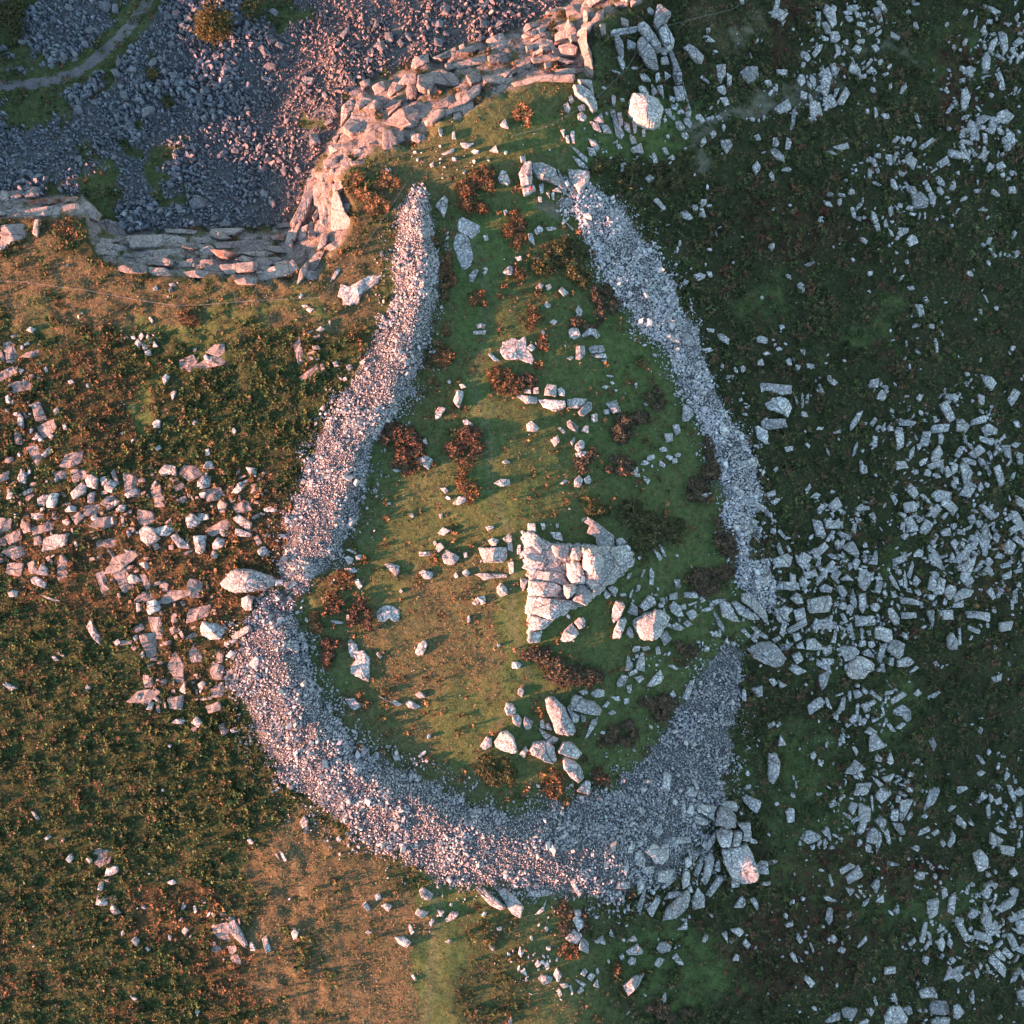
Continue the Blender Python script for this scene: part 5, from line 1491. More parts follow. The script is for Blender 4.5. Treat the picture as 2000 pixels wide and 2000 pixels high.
# three ramparts of loose stone
for name, (P, W, h, cr), lab, N, lo, hi, smin, smax in (
        ('rubble_bank', BANKS[0], 'left drystone rampart of small pink-lit rubble, from the rim to the gap', 60000, 0.29, 0.49, 2.6, 6.0),
        ('rubble_bank', BANKS[1], 'wide curved rampart of loose rubble closing the bottom of the enclosure', 88000, 0.28, 0.49, 2.6, 6.2),
        ('rubble_bank', BANKS[2], 'narrow pale rampart of grey rubble along the right side', 60000, 0.42, 0.66, 2.6, 6.0)):
    pu = [p[0] for p in P]; pv = [p[1] for p in P]; mg = 130
    def fn(u, v):
        q, side, s = bank_coords(u, v, P, W)
        hole = sst(0.66, 0.72, fbm(u / 18, v / 18, 53)) * 0.8
        return np.maximum((1 - sst(0.86, 1.06, q)) * (1 - hole), 0.34 * (1 - sst(0.95, 1.7, q)) * sst(0.36, 0.6, fbm(u / 20, v / 20, 54)))
    u, v = sample_mask(fn, min(pu) - mg, max(pu) + mg, min(pv) - mg, max(pv) + mg, int(N * 2.6), 11 + int(smax * 10) + int(P[0][0]))
    k = ~on_stone(u, v); u, v = u[k][:19500 if P is not SOUTH else 35000], v[k][:19500 if P is not SOUTH else 35000]
    r = np.random.default_rng(int(P[0][0])); s = 2.3 + (smax - 2.3) * r.random(len(u)) ** 2.6
    big = fbm(u / 30, v / 30, 57); s = s * (0.75 + 0.7 * sst(0.38, 0.66, big)); s = np.where(r.random(len(u)) < 0.014, s * r.uniform(1.6, 3.0, len(u)), s)
    mid = P[len(P) // 2]; z = float(tz(*mid)); x, y = world_xy(mid[0], mid[1], z)
    root = tag(empty(name, (x, y, z)), lab, 'rampart', 'stone ramparts of the enclosure')
    me = rubble_mesh('rubble', u, v, s, grey(len(u), lo, hi, 5, 0.025), 0.6, 0.02, 0.7, 3 + int(P[0][0]), (1.0, 1.9), None, 4)
    o = link('rubble', me, root); o.matrix_parent_inverse = Matrix.Translation(-root.location); o['kind'] = 'stuff'
# quarry floor scree
def qfn(u, v):
    W = cover(u, v); return W[..., 7] * (sdist(u, v, PIT_IN) < 8)
u, v = sample_mask(qfn, -90, 1120, -90, 450, 36000, 77)
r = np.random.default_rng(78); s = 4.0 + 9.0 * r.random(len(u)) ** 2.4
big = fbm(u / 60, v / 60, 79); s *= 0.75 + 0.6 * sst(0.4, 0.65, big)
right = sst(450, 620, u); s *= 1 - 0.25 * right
tint = grey(len(u), 0.11, 0.25, 80) * (np.array([0.94, 1.0, 1.07]) * (1 - right[:, None]) + np.array([1.18, 1.02, 0.96]) * right[:, None])  # right part warmed: the low sunlight there is painted into the stone tint
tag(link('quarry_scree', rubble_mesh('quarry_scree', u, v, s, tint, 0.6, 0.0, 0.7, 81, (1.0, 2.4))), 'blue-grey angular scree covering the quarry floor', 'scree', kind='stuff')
# loose small stones: denser round the boulder trains
DENS = [(1640, 80, 90, 120, .9), (1580, 175, 110, 40, .8), (1960, 90, 50, 100, .8), (1920, 220, 70, 150, 1), (1890, 250, 40, 60, 1), (1760, 380, 110, 110, .9), (1690, 300, 90, 50, .4), (1780, 780, 70, 60, .6), (1890, 790, 55, 50, 2.2), (1935, 890, 60, 70, 1.1), (1740, 840, 60, 40, .9), (1830, 920, 90, 90, .9), (1870, 1030, 130, 90, .9), (1660, 1040, 70, 80, .9), (1650, 1180, 90, 120, 1), (1800, 1150, 140, 70, .8), (1940, 1130, 80, 110, .9), (1550, 1110, 80, 60, .9), (1520, 1200, 50, 50, 1), (1680, 1270, 90, 60, .8), (1690, 1370, 80, 50, .8), (1720, 1460, 80, 60, .5), (1640, 1440, 70, 60, .5), (1710, 1570, 90, 70, .9), (1960, 1570, 50, 110, .9), (1950, 1820, 70, 100, 1.4), (1860, 1850, 90, 60, .8), (1660, 1700, 140, 90, .5), (1570, 1850, 90, 70, .6), (1800, 1750, 160, 60, .5), (1700, 1980, 200, 30, .4), (1050, 1870, 90, 70, .8), (1100, 1790, 90, 60, .6), (1220, 1800, 60, 40, 1), (1380, 1830, 80, 60, .3), (1480, 1000, 40, 110, .8), (1300, 420, 120, 70, .5), (1170, 400, 70, 40, 1.4), (1240, 250, 90, 110, .5), (880, 340, 80, 60, .7), (830, 300, 70, 60, .3), (20, 750, 45, 80, 1.2), (50, 850, 45, 90, .7), (238, 836, 28, 46, 2.4), (45, 960, 60, 70, .7), (140, 990, 80, 40, .5), (200, 1000, 70, 40, .5), (640, 1120, 60, 60, .7), (570, 1140, 40, 60, 1.5), (1320, 1200, 80, 40, 1.6), (1290, 1290, 60, 60, 1), (1370, 1260, 60, 50, 1.4), (1240, 1450, 60, 60, .7), (1330, 1700, 90, 60, 1.2), (1430, 840, 30, 120, .6), (1080, 670, 60, 30, .4), (1260, 640, 40, 60, .4), (1240, 900, 70, 50, .5), (880, 1780, 60, 40, .7), (450, 1820, 40, 40, .4), (350, 1780, 60, 60, .3), (1010, 270, 40, 40, .3), (1420, 220, 130, 16, 1.6), (1930, 480, 60, 60, .3), (145, 615, 12, 12, 2.5), (1560, 780, 60, 60, .3)]
def lfn(u, v):
    d = 0.020 * sst(1250, 1400, u) + 0.008
    for b in DENS: d = d + 0.30 * b[4] * ell(u, v, (b[0], b[1], b[2], b[3], 0), 0.55)
    d = d * (0.1 + 1.1 * sst(0.46, 0.62, fbm(u / 26, v / 26, 91)))
    d = d * (sdist(u, v, PIT_OUT) > 0) * (1 - bank_mask(u, v)); return np.clip(d, 0, 1)
u, v = sample_mask(lfn, -40, 2040, -40, 2040, 62000, 92); k = ~on_stone(u, v); u, v = u[k], v[k]
r = np.random.default_rng(93); s = 2.6 + 9.5 * r.random(len(u)) ** 3.0
tag(link('loose_stones', rubble_mesh('loose_stones', u, v, s, grey(len(u), 0.34, 0.56, 94), 0.4, 0.12, 0.55, 95, (1.0, 2.2))), 'loose pale pebbles and cobbles scattered through heath and turf', 'stones', kind='stuff')

u, v = sample_mask(lambda a, c: lfn(a, c) * sst(1250, 1400, a) * sst(0.5, 0.62, fbm(a / 35, c / 35, 96)), 1250, 2040, -40, 2040, 26000, 97); k = ~on_stone(u, v); u, v = u[k], v[k]
r = np.random.default_rng(98); s = 7 + 13 * r.random(len(u)) ** 1.8
tag(link('cobbles', rubble_mesh('cobbles', u, v, s, grey(len(u), 0.26, 0.46, 99), 0.35, 0.1, 0.4, 96, (1.0, 2.6), M_GRAN)), 'fist to chest sized grey stones in the right-hand boulder trains', 'stones', kind='stuff')

def joint_cells(mask_fn, box, ang, su, sv, seed, keep=1.0, shrink=0.95):
    """polygons of a jointed rock mass: cells of a jittered lattice turned by ang, su by sv pixels"""
    r = np.random.default_rng(seed); c, s = math.cos(R(ang)), math.sin(R(ang)); L = max(box[2] - box[0], box[3] - box[1]) * 0.75
    cx, cy = (box[0] + box[2]) / 2, (box[1] + box[3]) / 2
    gi, gj = np.meshgrid(np.arange(-L, L, su) / su, np.arange(-L, L, sv) / sv)
    a = gi + (np.arange(gi.shape[0]) % 2)[:, None] * 0.5 + r.uniform(-.48, .48, gi.shape); q = gj + r.uniform(-.48, .48, gi.shape)
    A = np.stack([a.ravel(), q.ravel()], -1); W_ = np.stack([cx + (A[:, 0] * su) * c - (A[:, 1] * sv) * s, cy + (A[:, 0] * su) * s + (A[:, 1] * sv) * c], -1)
    ok = (W_[:, 0] > box[0]) & (W_[:, 0] < box[2]) & (W_[:, 1] > box[1]) & (W_[:, 1] < box[3])
    m = np.zeros(len(W_)); m[ok] = mask_fn(W_[ok, 0], W_[ok, 1]); sel = np.nonzero(ok & (r.random(len(W_)) < m * keep))[0]
    out = []
    for k in sel:
        p = A[k]; near = np.nonzero(np.abs(A - p).max(1) < 2.2)[0]; dd = ((A[near] - p) ** 2).sum(1); nb = near[np.argsort(dd)[1:14]]
        P = [np.array(x) for x in ((p[0] - 1.5, p[1] - 1.5), (p[0] + 1.5, p[1] - 1.5), (p[0] + 1.5, p[1] + 1.5), (p[0] - 1.5, p[1] + 1.5))]
        for n_ in nb:
            o = A[n_]; mid = (p + o) / 2; d_ = o - p; Q = []
            for e in range(len(P)):
                x, y = P[e], P[(e + 1) % len(P)]; fx, fy = np.dot(x - mid, d_), np.dot(y - mid, d_)
                if fx <= 0: Q.append(x)
                if fx * fy < 0: Q.append(x + (y - x) * fx / (fx - fy))
            P = Q
            if len(P) < 3: break
        if len(P) < 3: continue
        P = np.array(P); P = p + (P - p) * shrink * r.uniform(0.8, 1.08)
        keepv = [e for e in range(len(P)) if np.linalg.norm(P[e] - P[e - 1]) > 0.12]; P = P[keepv]
        if len(P) < 3: continue
        out.append(np.stack([cx + (P[:, 0] * su) * c - (P[:, 1] * sv) * s, cy + (P[:, 0] * su) * s + (P[:, 1] * sv) * c], -1))
    return out
def cliff_fn(a, c):
    di, do, t = pit_terms(a, c); return ((t > 0.03) & (t < 0.93)) * np.where(fbm(a / 18, c / 18, 68) > 0.55, 0.12, 1.0) * ~on_stone(a, c)
CELLS = [(P, 1) for P in joint_cells(lambda a, c: cliff_fn(a, c) * ((a < 560) & (c > 360)), (-80, 350, 600, 570), 4, 40, 13, 61, 0.62)]
CELLS += [(P, 1) for P in joint_cells(lambda a, c: cliff_fn(a, c) * ((a >= 560) & (c > 300)), (540, 290, 760, 570), -68, 40, 15, 62, 0.68)]
CELLS += [(P, 1) for P in joint_cells(lambda a, c: cliff_fn(a, c) * (c <= 300) * (a >= 560), (560, -80, 1300, 310), -24, 32, 16, 63, 0.66)]
CELLS.sort(key=lambda q: -area(q[0])); rr = random.Random(64)
for k, (P, _) in enumerate(CELLS):
    hh = rr.choice((0.3, 0.5, 0.8, 1.3, 2.0)); fl = rr.choice(('', 'w', 'd', 'd', 'b')) if hh > 0.4 else ''
    if rr.random() > 0.25: stamp(SM, P)
    if k >= 210: break
    V, F, base = rock(P, hh, 17000 + k, fl); link('ledge', mesh_list('ledge', V, F, M_RUST if rr.random() < 0.16 else M_FACE), qf, Vector(base) - qf.location)
# half-buried bedrock on the left slope, and jointed slabs in the right-hand boulder trains
LB = [(30, 720, 40, 60), (250, 1130, 70, 50), (360, 1190, 70, 60), (410, 1330, 60, 60), (150, 1060, 80, 40), (290, 1240, 60, 50), (160, 940, 75, 45), (110, 1010, 60, 40), (300, 950, 60, 40), (390, 950, 70, 60), (430, 1030, 80, 55), (330, 1050, 70, 40), (40, 930, 40, 60), (30, 1060, 40, 60), (230, 1010, 60, 40), (490, 960, 40, 60), (80, 1110, 60, 30), (400, 1420, 90, 14), (330, 1340, 60, 50), (60, 850, 40, 60), (210, 1720, 30, 60), (450, 1830, 40, 40), (480, 1000, 40, 30), (400, 700, 40, 30), (610, 690, 40, 50), (650, 540, 40, 30)]
def blobmask(B, a, c, fr):
    m = np.zeros(np.shape(a))
    for q in B: m = np.maximum(m, ell(a, c, (q[0], q[1], q[2], q[3], 0), 0.5))
    return sst(0.36, 0.8, m * (0.1 + 1.6 * fbm((a + c) / fr, (c - a) / (fr * 2), 72))) * ~on_stone(a, c)
def quads(mask_fn, box, N, smin, smax, seed, jang=None, power=2.0, aspect=(1.0, 2.4)):
    """broken slabs: skewed four- and five-sided plates that keep off one another"""
    r = np.random.default_rng(seed); u = r.uniform(box[0], box[2], N); v = r.uniform(box[1], box[3], N); ok = r.random(N) < mask_fn(u, v); out = []
    S = np.sort(smin + (smax - smin) * r.random(ok.sum()) ** power)[::-1]
    for a, c, s in zip(u[ok], v[ok], S):
        n_ = r.choice((4, 4, 4, 5)); ph = np.arange(n_) * 2 * math.pi / n_ + math.pi / n_ + r.uniform(-.34, .34, n_); rd = r.uniform(.78, 1.15, n_); e = math.sqrt(r.uniform(*aspect))
        x, y = np.cos(ph) * rd * e * s * .62, np.sin(ph) * rd / e * s * .62; g = r.uniform(0, math.pi) if jang is None else R(jang + r.choice((0, 0, 90)) + r.normal(0, 9))
        P = np.stack([a + x * math.cos(g) - y * math.sin(g), c + x * math.sin(g) + y * math.cos(g)], -1)
        T = np.concatenate([P, (P + np.roll(P, -1, 0)) / 2, [[a, c]]])
        if on_stone(T[:, 0], T[:, 1]).sum() > 1: continue
        stamp(SM, P); out.append(P)
    return out
lst = [(P, rr.uniform(.25, .6), rr.choice(('', 'w'))) for P in quads(lambda a, c: blobmask(LB, a, c, 22), (-20, 640, 720, 1900), 4200, 7, 42, 65, -16, 2.4, (1.0, 3.0))]
V, lo, stt, tot, _ = join_rocks(lst, 19000)
tag(link('bedrock_slabs', mesh_np('bedrock_slabs', V, lo, stt, tot, M_FACE)), 'half-buried pinkish bedrock slabs breaking through the left slope', 'bedrock', kind='stuff')
RB = [q[:4] for q in DENS if q[0] > 1450 and q[4] >= 0.8] + [(1660, 1150, 110, 120), (1560, 1130, 90, 60), (1640, 1250, 110, 60), (1790, 1130, 120, 70), (1760, 370, 90, 90), (1920, 200, 60, 110), (1960, 1000, 60, 70), (1690, 1380, 70, 60), (1370, 1690, 110, 70), (1280, 1730, 80, 60), (1500, 1210, 80, 50)]
def rbm(a, c): return (blobmask(RB, a, c, 24) * sst(0.44, 0.58, fbm(a / 21, c / 21, 73)) + 0.035 * sst(0.45, 0.6, fbm(a / 40, c / 40, 74))) * (sdist(a, c, RING) > -40)
GAP = [(1545, 1120, 70, 50), (1640, 1180, 90, 90), (1700, 1260, 70, 50), (1500, 1215, 60, 50), (1600, 1260, 90, 35), (1780, 1160, 110, 45), (1340, 1190, 70, 30), (1890, 1060, 90, 70), (1310, 1730, 90, 50), (1960, 1830, 60, 80), (1720, 1590, 70, 60)]
lst = [(P, None, '') for P in quads(lambda a, c: blobmask(GAP, a, c, 30), (1200, 1000, 2030, 2030), 5000, 6, 34, 69, None, 2.0, (1.0, 3.4))]
lst += [(P, None, '') for P in quads(rbm, (1200, -30, 2030, 2030), 13000, 5, 32, 66, None, 3.0, (1.0, 3.4))]
V, lo, stt, tot, _ = join_rocks(lst, 21000)
tag(link('slab_field', mesh_np('slab_field', V, lo, stt, tot, M_GRAN)), 'crowded broken slabs filling the boulder trains on the right slope', 'slabs', kind='stuff')

# ---------------------------------------------------------------- plants
def leaf_mesh(name, X, Y, Z, rad, hgt, col, B, seed, jit=0.35, wid=0.42):
    r = np.random.default_rng(seed); N = len(X)
    a = r.uniform(0, 2 * np.pi, (N, B)); r0 = rad[:, None] * r.uniform(0, 0.55, (N, B)); L = rad[:, None] * r.uniform(0.45, 0.9, (N, B))
    h0 = hgt[:, None] * r.uniform(0.0, 0.75, (N, B)); h1 = h0 + hgt[:, None] * r.uniform(-0.1, 0.6, (N, B))
    b = a + r.normal(0, 0.9, (N, B)); w = L * wid * r.uniform(0.6, 1.3, (N, B))
    bx, by = X[:, None] + np.cos(a) * r0, Y[:, None] + np.sin(a) * r0
    nx, ny = -np.sin(b) * w, np.cos(b) * w
    tw = r.uniform(-0.35, 0.35, (N, B)) * w
    z = Z[:, None]
    v0 = np.stack([bx + nx, by + ny, z + h0 + tw], -1); v1 = np.stack([bx - nx, by - ny, z + h0 - tw], -1)
    v2 = np.stack([bx + np.cos(b) * L, by + np.sin(b) * L, z + h1], -1)
    V = np.stack([v0, v1, v2], 2).reshape(-1, 3)
    c = np.clip(col[:, None, :] * (1 + r.normal(0, jit, (N, B, 1))) * (1 + r.normal(0, 0.06, (N, B, 3))), 0.004, 0.6)
    C = np.repeat(c.reshape(-1, 3), 3, axis=0)
    n = len(V) // 3
    return mesh_np(name, V, np.arange(3 * n), np.arange(n) * 3, np.full(n, 3), M_VEG, C)
def plant_points(N, seed, u0=-60, u1=2060, v0=-60, v1=2060):
    r = np.random.default_rng(seed); u = r.uniform(u0, u1, N); v = r.uniform(v0, v1, N)
    W = cover(u, v); rn = np.clip(0.5 + 2.3 * (fbm(u / 13, v / 13, seed + 1) - 0.5) + 0.34 * (r.random(N) - 0.5), 0.001, 0.999)
    t = (rn[:, None] > np.cumsum(W / W.sum(-1, keepdims=True), -1)).sum(-1)
    k = ~on_stone(u, v) & ~((t != 2) & (t != 3) & on_stone(u + 2, v)); return u[k], v[k], t[k]
def pick(r, N, choices, p, f=None):
    c = np.array(choices)
    if f is None: return c[r.choice(len(c), N, p=p)]
    q = np.clip(f + r.normal(0, 0.13, N), 0.001, 0.999); return c[np.searchsorted(np.cumsum(p)[:-1], q)]
u, v, t = plant_points(138000, 101)
r = np.random.default_rng(102); z = tz(u, v); x, y = world_xy(u, v, z)
k = np.isin(t, (0, 1)); n_ = k.sum()
hue = fbm(u[k] / 30, v[k] / 30, 103); cl = np.clip(0.5 + 2.0 * (fbm(u[k] / 10, v[k] / 10, 105, 3) - 0.5), 0, 1); tall = sst(0.35, 0.75, fbm(u[k] / 13, v[k] / 13, 106, 2))
c0 = pick(r, n_, [(0.034, 0.054, 0.016), (0.064, 0.090, 0.028), (0.082, 0.084, 0.034), (0.120, 0.086, 0.040)], [.28, .42, .22, .08], cl)
c1 = pick(r, n_, [(0.058, 0.066, 0.024), (0.100, 0.070, 0.032), (0.155, 0.090, 0.040), (0.22, 0.125, 0.058)], [.25, .33, .30, .12], cl)
cc = np.where((t[k] == 1)[:, None], c1, c0) * (0.7 + 0.6 * hue)[:, None]
rad = r.uniform(0.28, 0.65, n_) * (0.8 + 0.5 * tall); hg = rad * r.uniform(0.7, 1.3, n_) * (0.45 + 1.6 * tall)
tag(link('heather', leaf_mesh('heather', x[k], y[k], z[k] - 0.05, rad, hg, cc, 11, 104)), 'knee-high green and rust heather covering the left slope', 'heather', kind='stuff')
k = np.isin(t, (4, 5)); n_ = k.sum()
c0 = pick(r, n_, [(0.036, 0.048, 0.016), (0.060, 0.074, 0.024), (0.088, 0.074, 0.034), (0.120, 0.062, 0.034)], [.26, .32, .34, .08], np.clip(0.5 + 2.0 * (fbm(u[k] / 12, v[k] / 12, 107, 3) - 0.5), 0, 1))
c1 = pick(r, n_, [(0.105, 0.034, 0.024), (0.045, 0.040, 0.020), (0.034, 0.040, 0.018)], [.4, .3, .3])
cc = np.where((t[k] == 5)[:, None], c1, c0) * (0.55 + 0.95 * fbm(u[k] / 50, v[k] / 50, 113))[:, None]
tall = sst(0.35, 0.7, fbm(u[k] / 13, v[k] / 13, 116, 2)); rad = r.uniform(0.25, 0.6, n_) * (0.75 + 0.6 * tall); hg = rad * r.uniform(0.7, 1.2, n_) * (0.5 + 1.3 * tall)
tag(link('dark_heath', leaf_mesh('dark_heath', x[k], y[k], z[k] - 0.05, rad, hg, cc, 10, 114)), 'dark bilberry and heather covering the shaded right slope', 'heath', kind='stuff')
k = np.isin(t, (2, 3)); n_ = k.sum()
c0 = pick(r, n_, [(0.104, 0.152, 0.048), (0.082, 0.130, 0.040), (0.135, 0.145, 0.058)], [.45, .35, .2])
c1 = pick(r, n_, [(0.175, 0.135, 0.070), (0.125, 0.112, 0.052), (0.090, 0.118, 0.042), (0.23, 0.155, 0.088)], [.36, .28, .28, .08])
cc = np.where((t[k] == 3)[:, None], c1, c0)
rad = np.where(t[k] == 3, r.uniform(0.22, 0.5, n_), r.uniform(0.14, 0.34, n_)); hg = rad * np.where(t[k] == 3, 0.85, 0.45)
tag(link('grass', leaf_mesh('grass', x[k], y[k], z[k] - 0.03, rad, hg, cc, 6, 124, 0.25, 0.3)), 'short green turf and tan tussock grass inside and around the enclosure', 'grass', kind='stuff')

# bushes one can tell apart
BUSH = []
for ln in '''942,378,56,46,0,o,rust-brown gorse bush at the top of the grassy enclosure
998,445,30,38,20,o,orange-tipped gorse bush just below the topmost rust one
870,546,16,50,0,o,narrow strip of orange bushes along the inner left bank
932,583,18,16,0,o,small orange bush above the square paired stones
862,694,28,24,0,o,orange bush between left bank and green path
985,748,24,38,-20,o,orange bush on the green path below the flat outcrop
1023,745,26,18,0,r,dark rusty bush at the left end of the split ledge
785,876,44,46,0,r,broad dark red-brown bush at the foot of the left bank
909,872,40,32,-15,r,round red-brown bush right of the broad one
914,950,20,30,0,o,orange bush beside the lower green path
1039,624,16,30,15,o,orange tuft above the flat outcrop
1057,676,14,18,0,o,orange tuft right of the flat outcrop
1013,536,8,26,0,o,thin orange tuft left of the dark green gorse
735,394,26,32,-25,t,largest tan-orange bush on the slope above the left bank
702,362,22,20,0,t,small tan bush nearest the quarry rim
754,354,24,16,0,t,small tan bush at the top of the left bank
1018,228,18,22,0,t,brown bush below the rim ledges at top centre
647,1178,24,20,0,r,small red-brown bush inside the bank gap
704,1204,24,32,0,r,shaggy orange-edged bush right of the bank gap
645,1272,30,30,0,r,dark combed bush against the lower left bank
619,1215,16,18,0,o,small orange bush between two dark ones by the bank
676,1134,18,16,0,o,orange tuft among stones inside the bank gap
1118,1292,98,42,0,b,largest dark brown bush mass below the central tor
1100,512,62,52,10,d,dark green gorse mass by the top of the right bank
1181,590,26,36,0,b,brown bush touching the inner right bank
1140,632,30,11,0,b,thin brown strip above the twin rows of blocks
1238,832,46,34,-25,b,brown tussocky bush below the split ledge
1280,782,20,18,0,b,small brown bush right of the split ledge
1155,904,30,26,0,b,olive-brown bush on rough ground above the tor
1215,912,32,20,0,b,brown bush left of the rubble step
1383,888,20,44,-10,b,brown strip at the foot of the right bank
1375,940,38,38,0,b,wide brown bush inside the lower right bank
1259,1039,58,36,0,d,wide olive bush mass above the tor slab
1312,1052,34,38,0,d,olive gorse right of the tor slab
1190,985,52,24,0,d,low olive bush above the tor
1388,1124,52,42,0,b,dark brown bush at the lower end of the right bank
1419,1062,22,60,-8,b,long brown heather strip inside the right bank
1339,1274,28,22,0,b,brown bush beside the stone chain
1215,1440,34,36,0,b,reddish-brown bush right of the boulder heap
1285,1383,38,34,0,b,brown bush between boulder heap and grey bank
1176,1528,14,32,0,r,narrow red-brown bush beside the heap tail
1080,1532,20,28,0,o,orange-brown bush left of the heap tail
968,1502,38,26,10,d,green-brown bush under the lowest round boulder
1171,316,28,26,0,d,leftmost dark bush above the right bank
1222,336,26,28,0,d,middle dark bush above the right bank
1310,344,36,28,0,d,rightmost dark bush above the right bank
1487,1072,24,24,0,d,round dark olive bush at the outer right bank
1103,1797,14,30,0,b,left brown tuft under the lower bank
1147,1803,12,24,0,b,right brown tuft under the lower bank
1111,1855,18,14,0,o,orange-lit tuft among the bottom stones
1207,1893,12,14,0,o,small orange tuft on dim bottom turf
1292,1973,28,22,0,b,larger brown bush at the bottom edge
1339,1979,14,16,0,b,smaller brown bush at the bottom edge
370,629,28,20,-30,o,orange bush beside the trod under the fence'''.splitlines():
    q = ln.split(','); BUSH.append(tuple(float(x) for x in q[:5]) + (q[5], ','.join(q[6:])))
BCOL = {'o': [(0.19, 0.095, 0.04), (0.115, 0.065, 0.03), (0.075, 0.06, 0.026)], 'r': [(0.135, 0.07, 0.04), (0.09, 0.055, 0.032), (0.065, 0.05, 0.026)], 't': [(0.30, 0.15, 0.065), (0.22, 0.11, 0.045), (0.14, 0.08, 0.03)], 'b': [(0.105, 0.075, 0.044), (0.070, 0.056, 0.030), (0.13, 0.085, 0.052)], 'd': [(0.065, 0.062, 0.022), (0.105, 0.092, 0.036), (0.042, 0.046, 0.018)]}
def stems(rad, hgt, seed, n=6):
    r = random.Random(seed); V, F = [], []
    for k in range(n):
        a = r.uniform(0, 6.28); L = rad * r.uniform(0.3, 0.7); p0 = Vector((0, 0, -0.2)); p1 = Vector((math.cos(a) * L, math.sin(a) * L, hgt * 0.55)); b = len(V)
        for p, q in ((p0, 0.05), (p1, 0.02)):
            for j in range(4): V.append((p.x + q * math.cos(j * 1.57), p.y + q * math.sin(j * 1.57), p.z))
        F += [(b + j, b + (j + 1) % 4, b + 4 + (j + 1) % 4, b + 4 + j) for j in range(4)]
    return V, F
for k, (cu, cv, ru, rv, an, ty, lab) in enumerate(BUSH):
    if not ty: continue
    r = np.random.default_rng(300 + k); N = int(ru * rv * 0.42) + 40
    nl_ = int(r.integers(5, 10)); la = r.uniform(0, 2 * np.pi, nl_); lr = np.sqrt(r.random(nl_)) * 0.78; li = r.integers(0, nl_, N); ls = r.uniform(0.22, 0.5, nl_)
    q = np.sqrt(r.random(N)); a = r.uniform(0, 2 * np.pi, N)
    ex = (np.cos(la)[li] * lr[li] + np.cos(a) * q * ls[li]) * ru * 1.12; ey = (np.sin(la)[li] * lr[li] + np.sin(a) * q * ls[li]) * rv * 1.12; c_, s_ = math.cos(R(an)), math.sin(R(an))
    bu, bv = cu + ex * c_ - ey * s_, cv + ex * s_ + ey * c_
    hmax = 0.5 + 0.020 * min(ru, rv); kk = ~on_stone(bu, bv); bu, bv, q = bu[kk], bv[kk], q[kk]
    keep = fbm(bu / 10, bv / 10, 310 + k, 3) > 0.30 + 0.22 * q ** 3; bu, bv, q = bu[keep], bv[keep], q[keep]
    lump = fbm(bu / 11, bv / 11, 311 + k)
    bz = tz(bu, bv) + hmax * (1 - q ** 2) * (0.25 + 0.9 * lump); bx, by = world_xy(bu, bv, bz)
    z0 = float(tz(cu, cv)); wx, wy = world_xy(cu, cv, z0)
    root = tag(empty('gorse_bush', (wx, wy, z0)), lab, 'bush', 'bushes on the moor')
    cc = pick(r, len(bu), BCOL[ty], [.45, .33, .22]) * (0.7 + 0.6 * lump)[:, None]
    rad = r.uniform(0.3, 0.65, len(bu))
    me = leaf_mesh('foliage', bx - wx, by - wy, bz - z0, rad, rad * 1.1, cc, 9, 330 + k, 0.3)
    link('foliage', me, root)
    V, F = stems(min(ru, rv) * MPP, hmax, k); link('stem', mesh_list('stem', V, F, M_BARK), root)

# small trees on the quarry floor
def tree(cu, cv, ru, rv, hgt, cols, lab, seed):
    r = np.random.default_rng(seed); z0 = float(tz(cu, cv)); wx, wy = world_xy(cu, cv, z0 + hgt * 0.5)
    root = tag(empty('sallow_tree', (wx, wy, z0)), lab, 'tree', 'small trees on the quarry floor')
    V, F = [], []
    def limb(p0, p1, r0, r1):
        b = len(V); d = (p1 - p0).normalized(); e = d.orthogonal().normalized(); f = d.cross(e)
        for p, q in ((p0, r0), (p1, r1)):
            for j in range(6): w = p + (e * math.cos(j * 1.047) + f * math.sin(j * 1.047)) * q; V.append(tuple(w))
        for j in range(6): F.append((b + j, b + (j + 1) % 6, b + 6 + (j + 1) % 6, b + 6 + j))
    limb(Vector((0, 0, -0.4)), Vector((0.1, 0.05, hgt * 0.45)), 0.16, 0.10)
    cl = []
    for k in range(9):
        a = r.uniform(0, 6.28); q = math.sqrt(r.random()) * 0.75; p = Vector((math.cos(a) * q * ru * MPP, math.sin(a) * q * rv * MPP, hgt * r.uniform(0.45, 0.95) * (1 - 0.3 * q)))
        limb(Vector((0.05, 0.02, hgt * 0.3)), p, 0.07, 0.02); cl.append(p)
    link('trunk', mesh_list('trunk', V, F, M_BARK), root)
    N = int(ru * rv * 0.55); ci = r.integers(0, 9, N); P = np.array([tuple(p) for p in cl])[ci] + r.normal(0, 1, (N, 3)) * np.array([ru, rv, 0]) * MPP * 0.24 + np.array([0, 0, 1]) * r.normal(0, 0.12 * hgt, (N, 1))
    rad = r.uniform(0.2, 0.45, N)
    link('crown', leaf_mesh('crown', P[:, 0], P[:, 1], P[:, 2], rad, rad, pick(r, N, cols, [.4, .35, .25]), 10, seed + 1, 0.3), root)
YOL = [(0.17, 0.11, 0.03), (0.11, 0.085, 0.025), (0.06, 0.06, 0.02)]; OLV = [(0.06, 0.065, 0.022), (0.04, 0.045, 0.018), (0.09, 0.075, 0.025)]
tree(418, 48, 36, 46, 4.2, YOL, 'larger yellow-olive tree at the top of the quarry floor', 501)
tree(28, 28, 34, 46, 3.4, OLV, 'dark olive tree in the top left corner', 502)
tree(300, 146, 11, 14, 1.6, YOL, 'tiny yellow sapling among quarry blocks', 503)
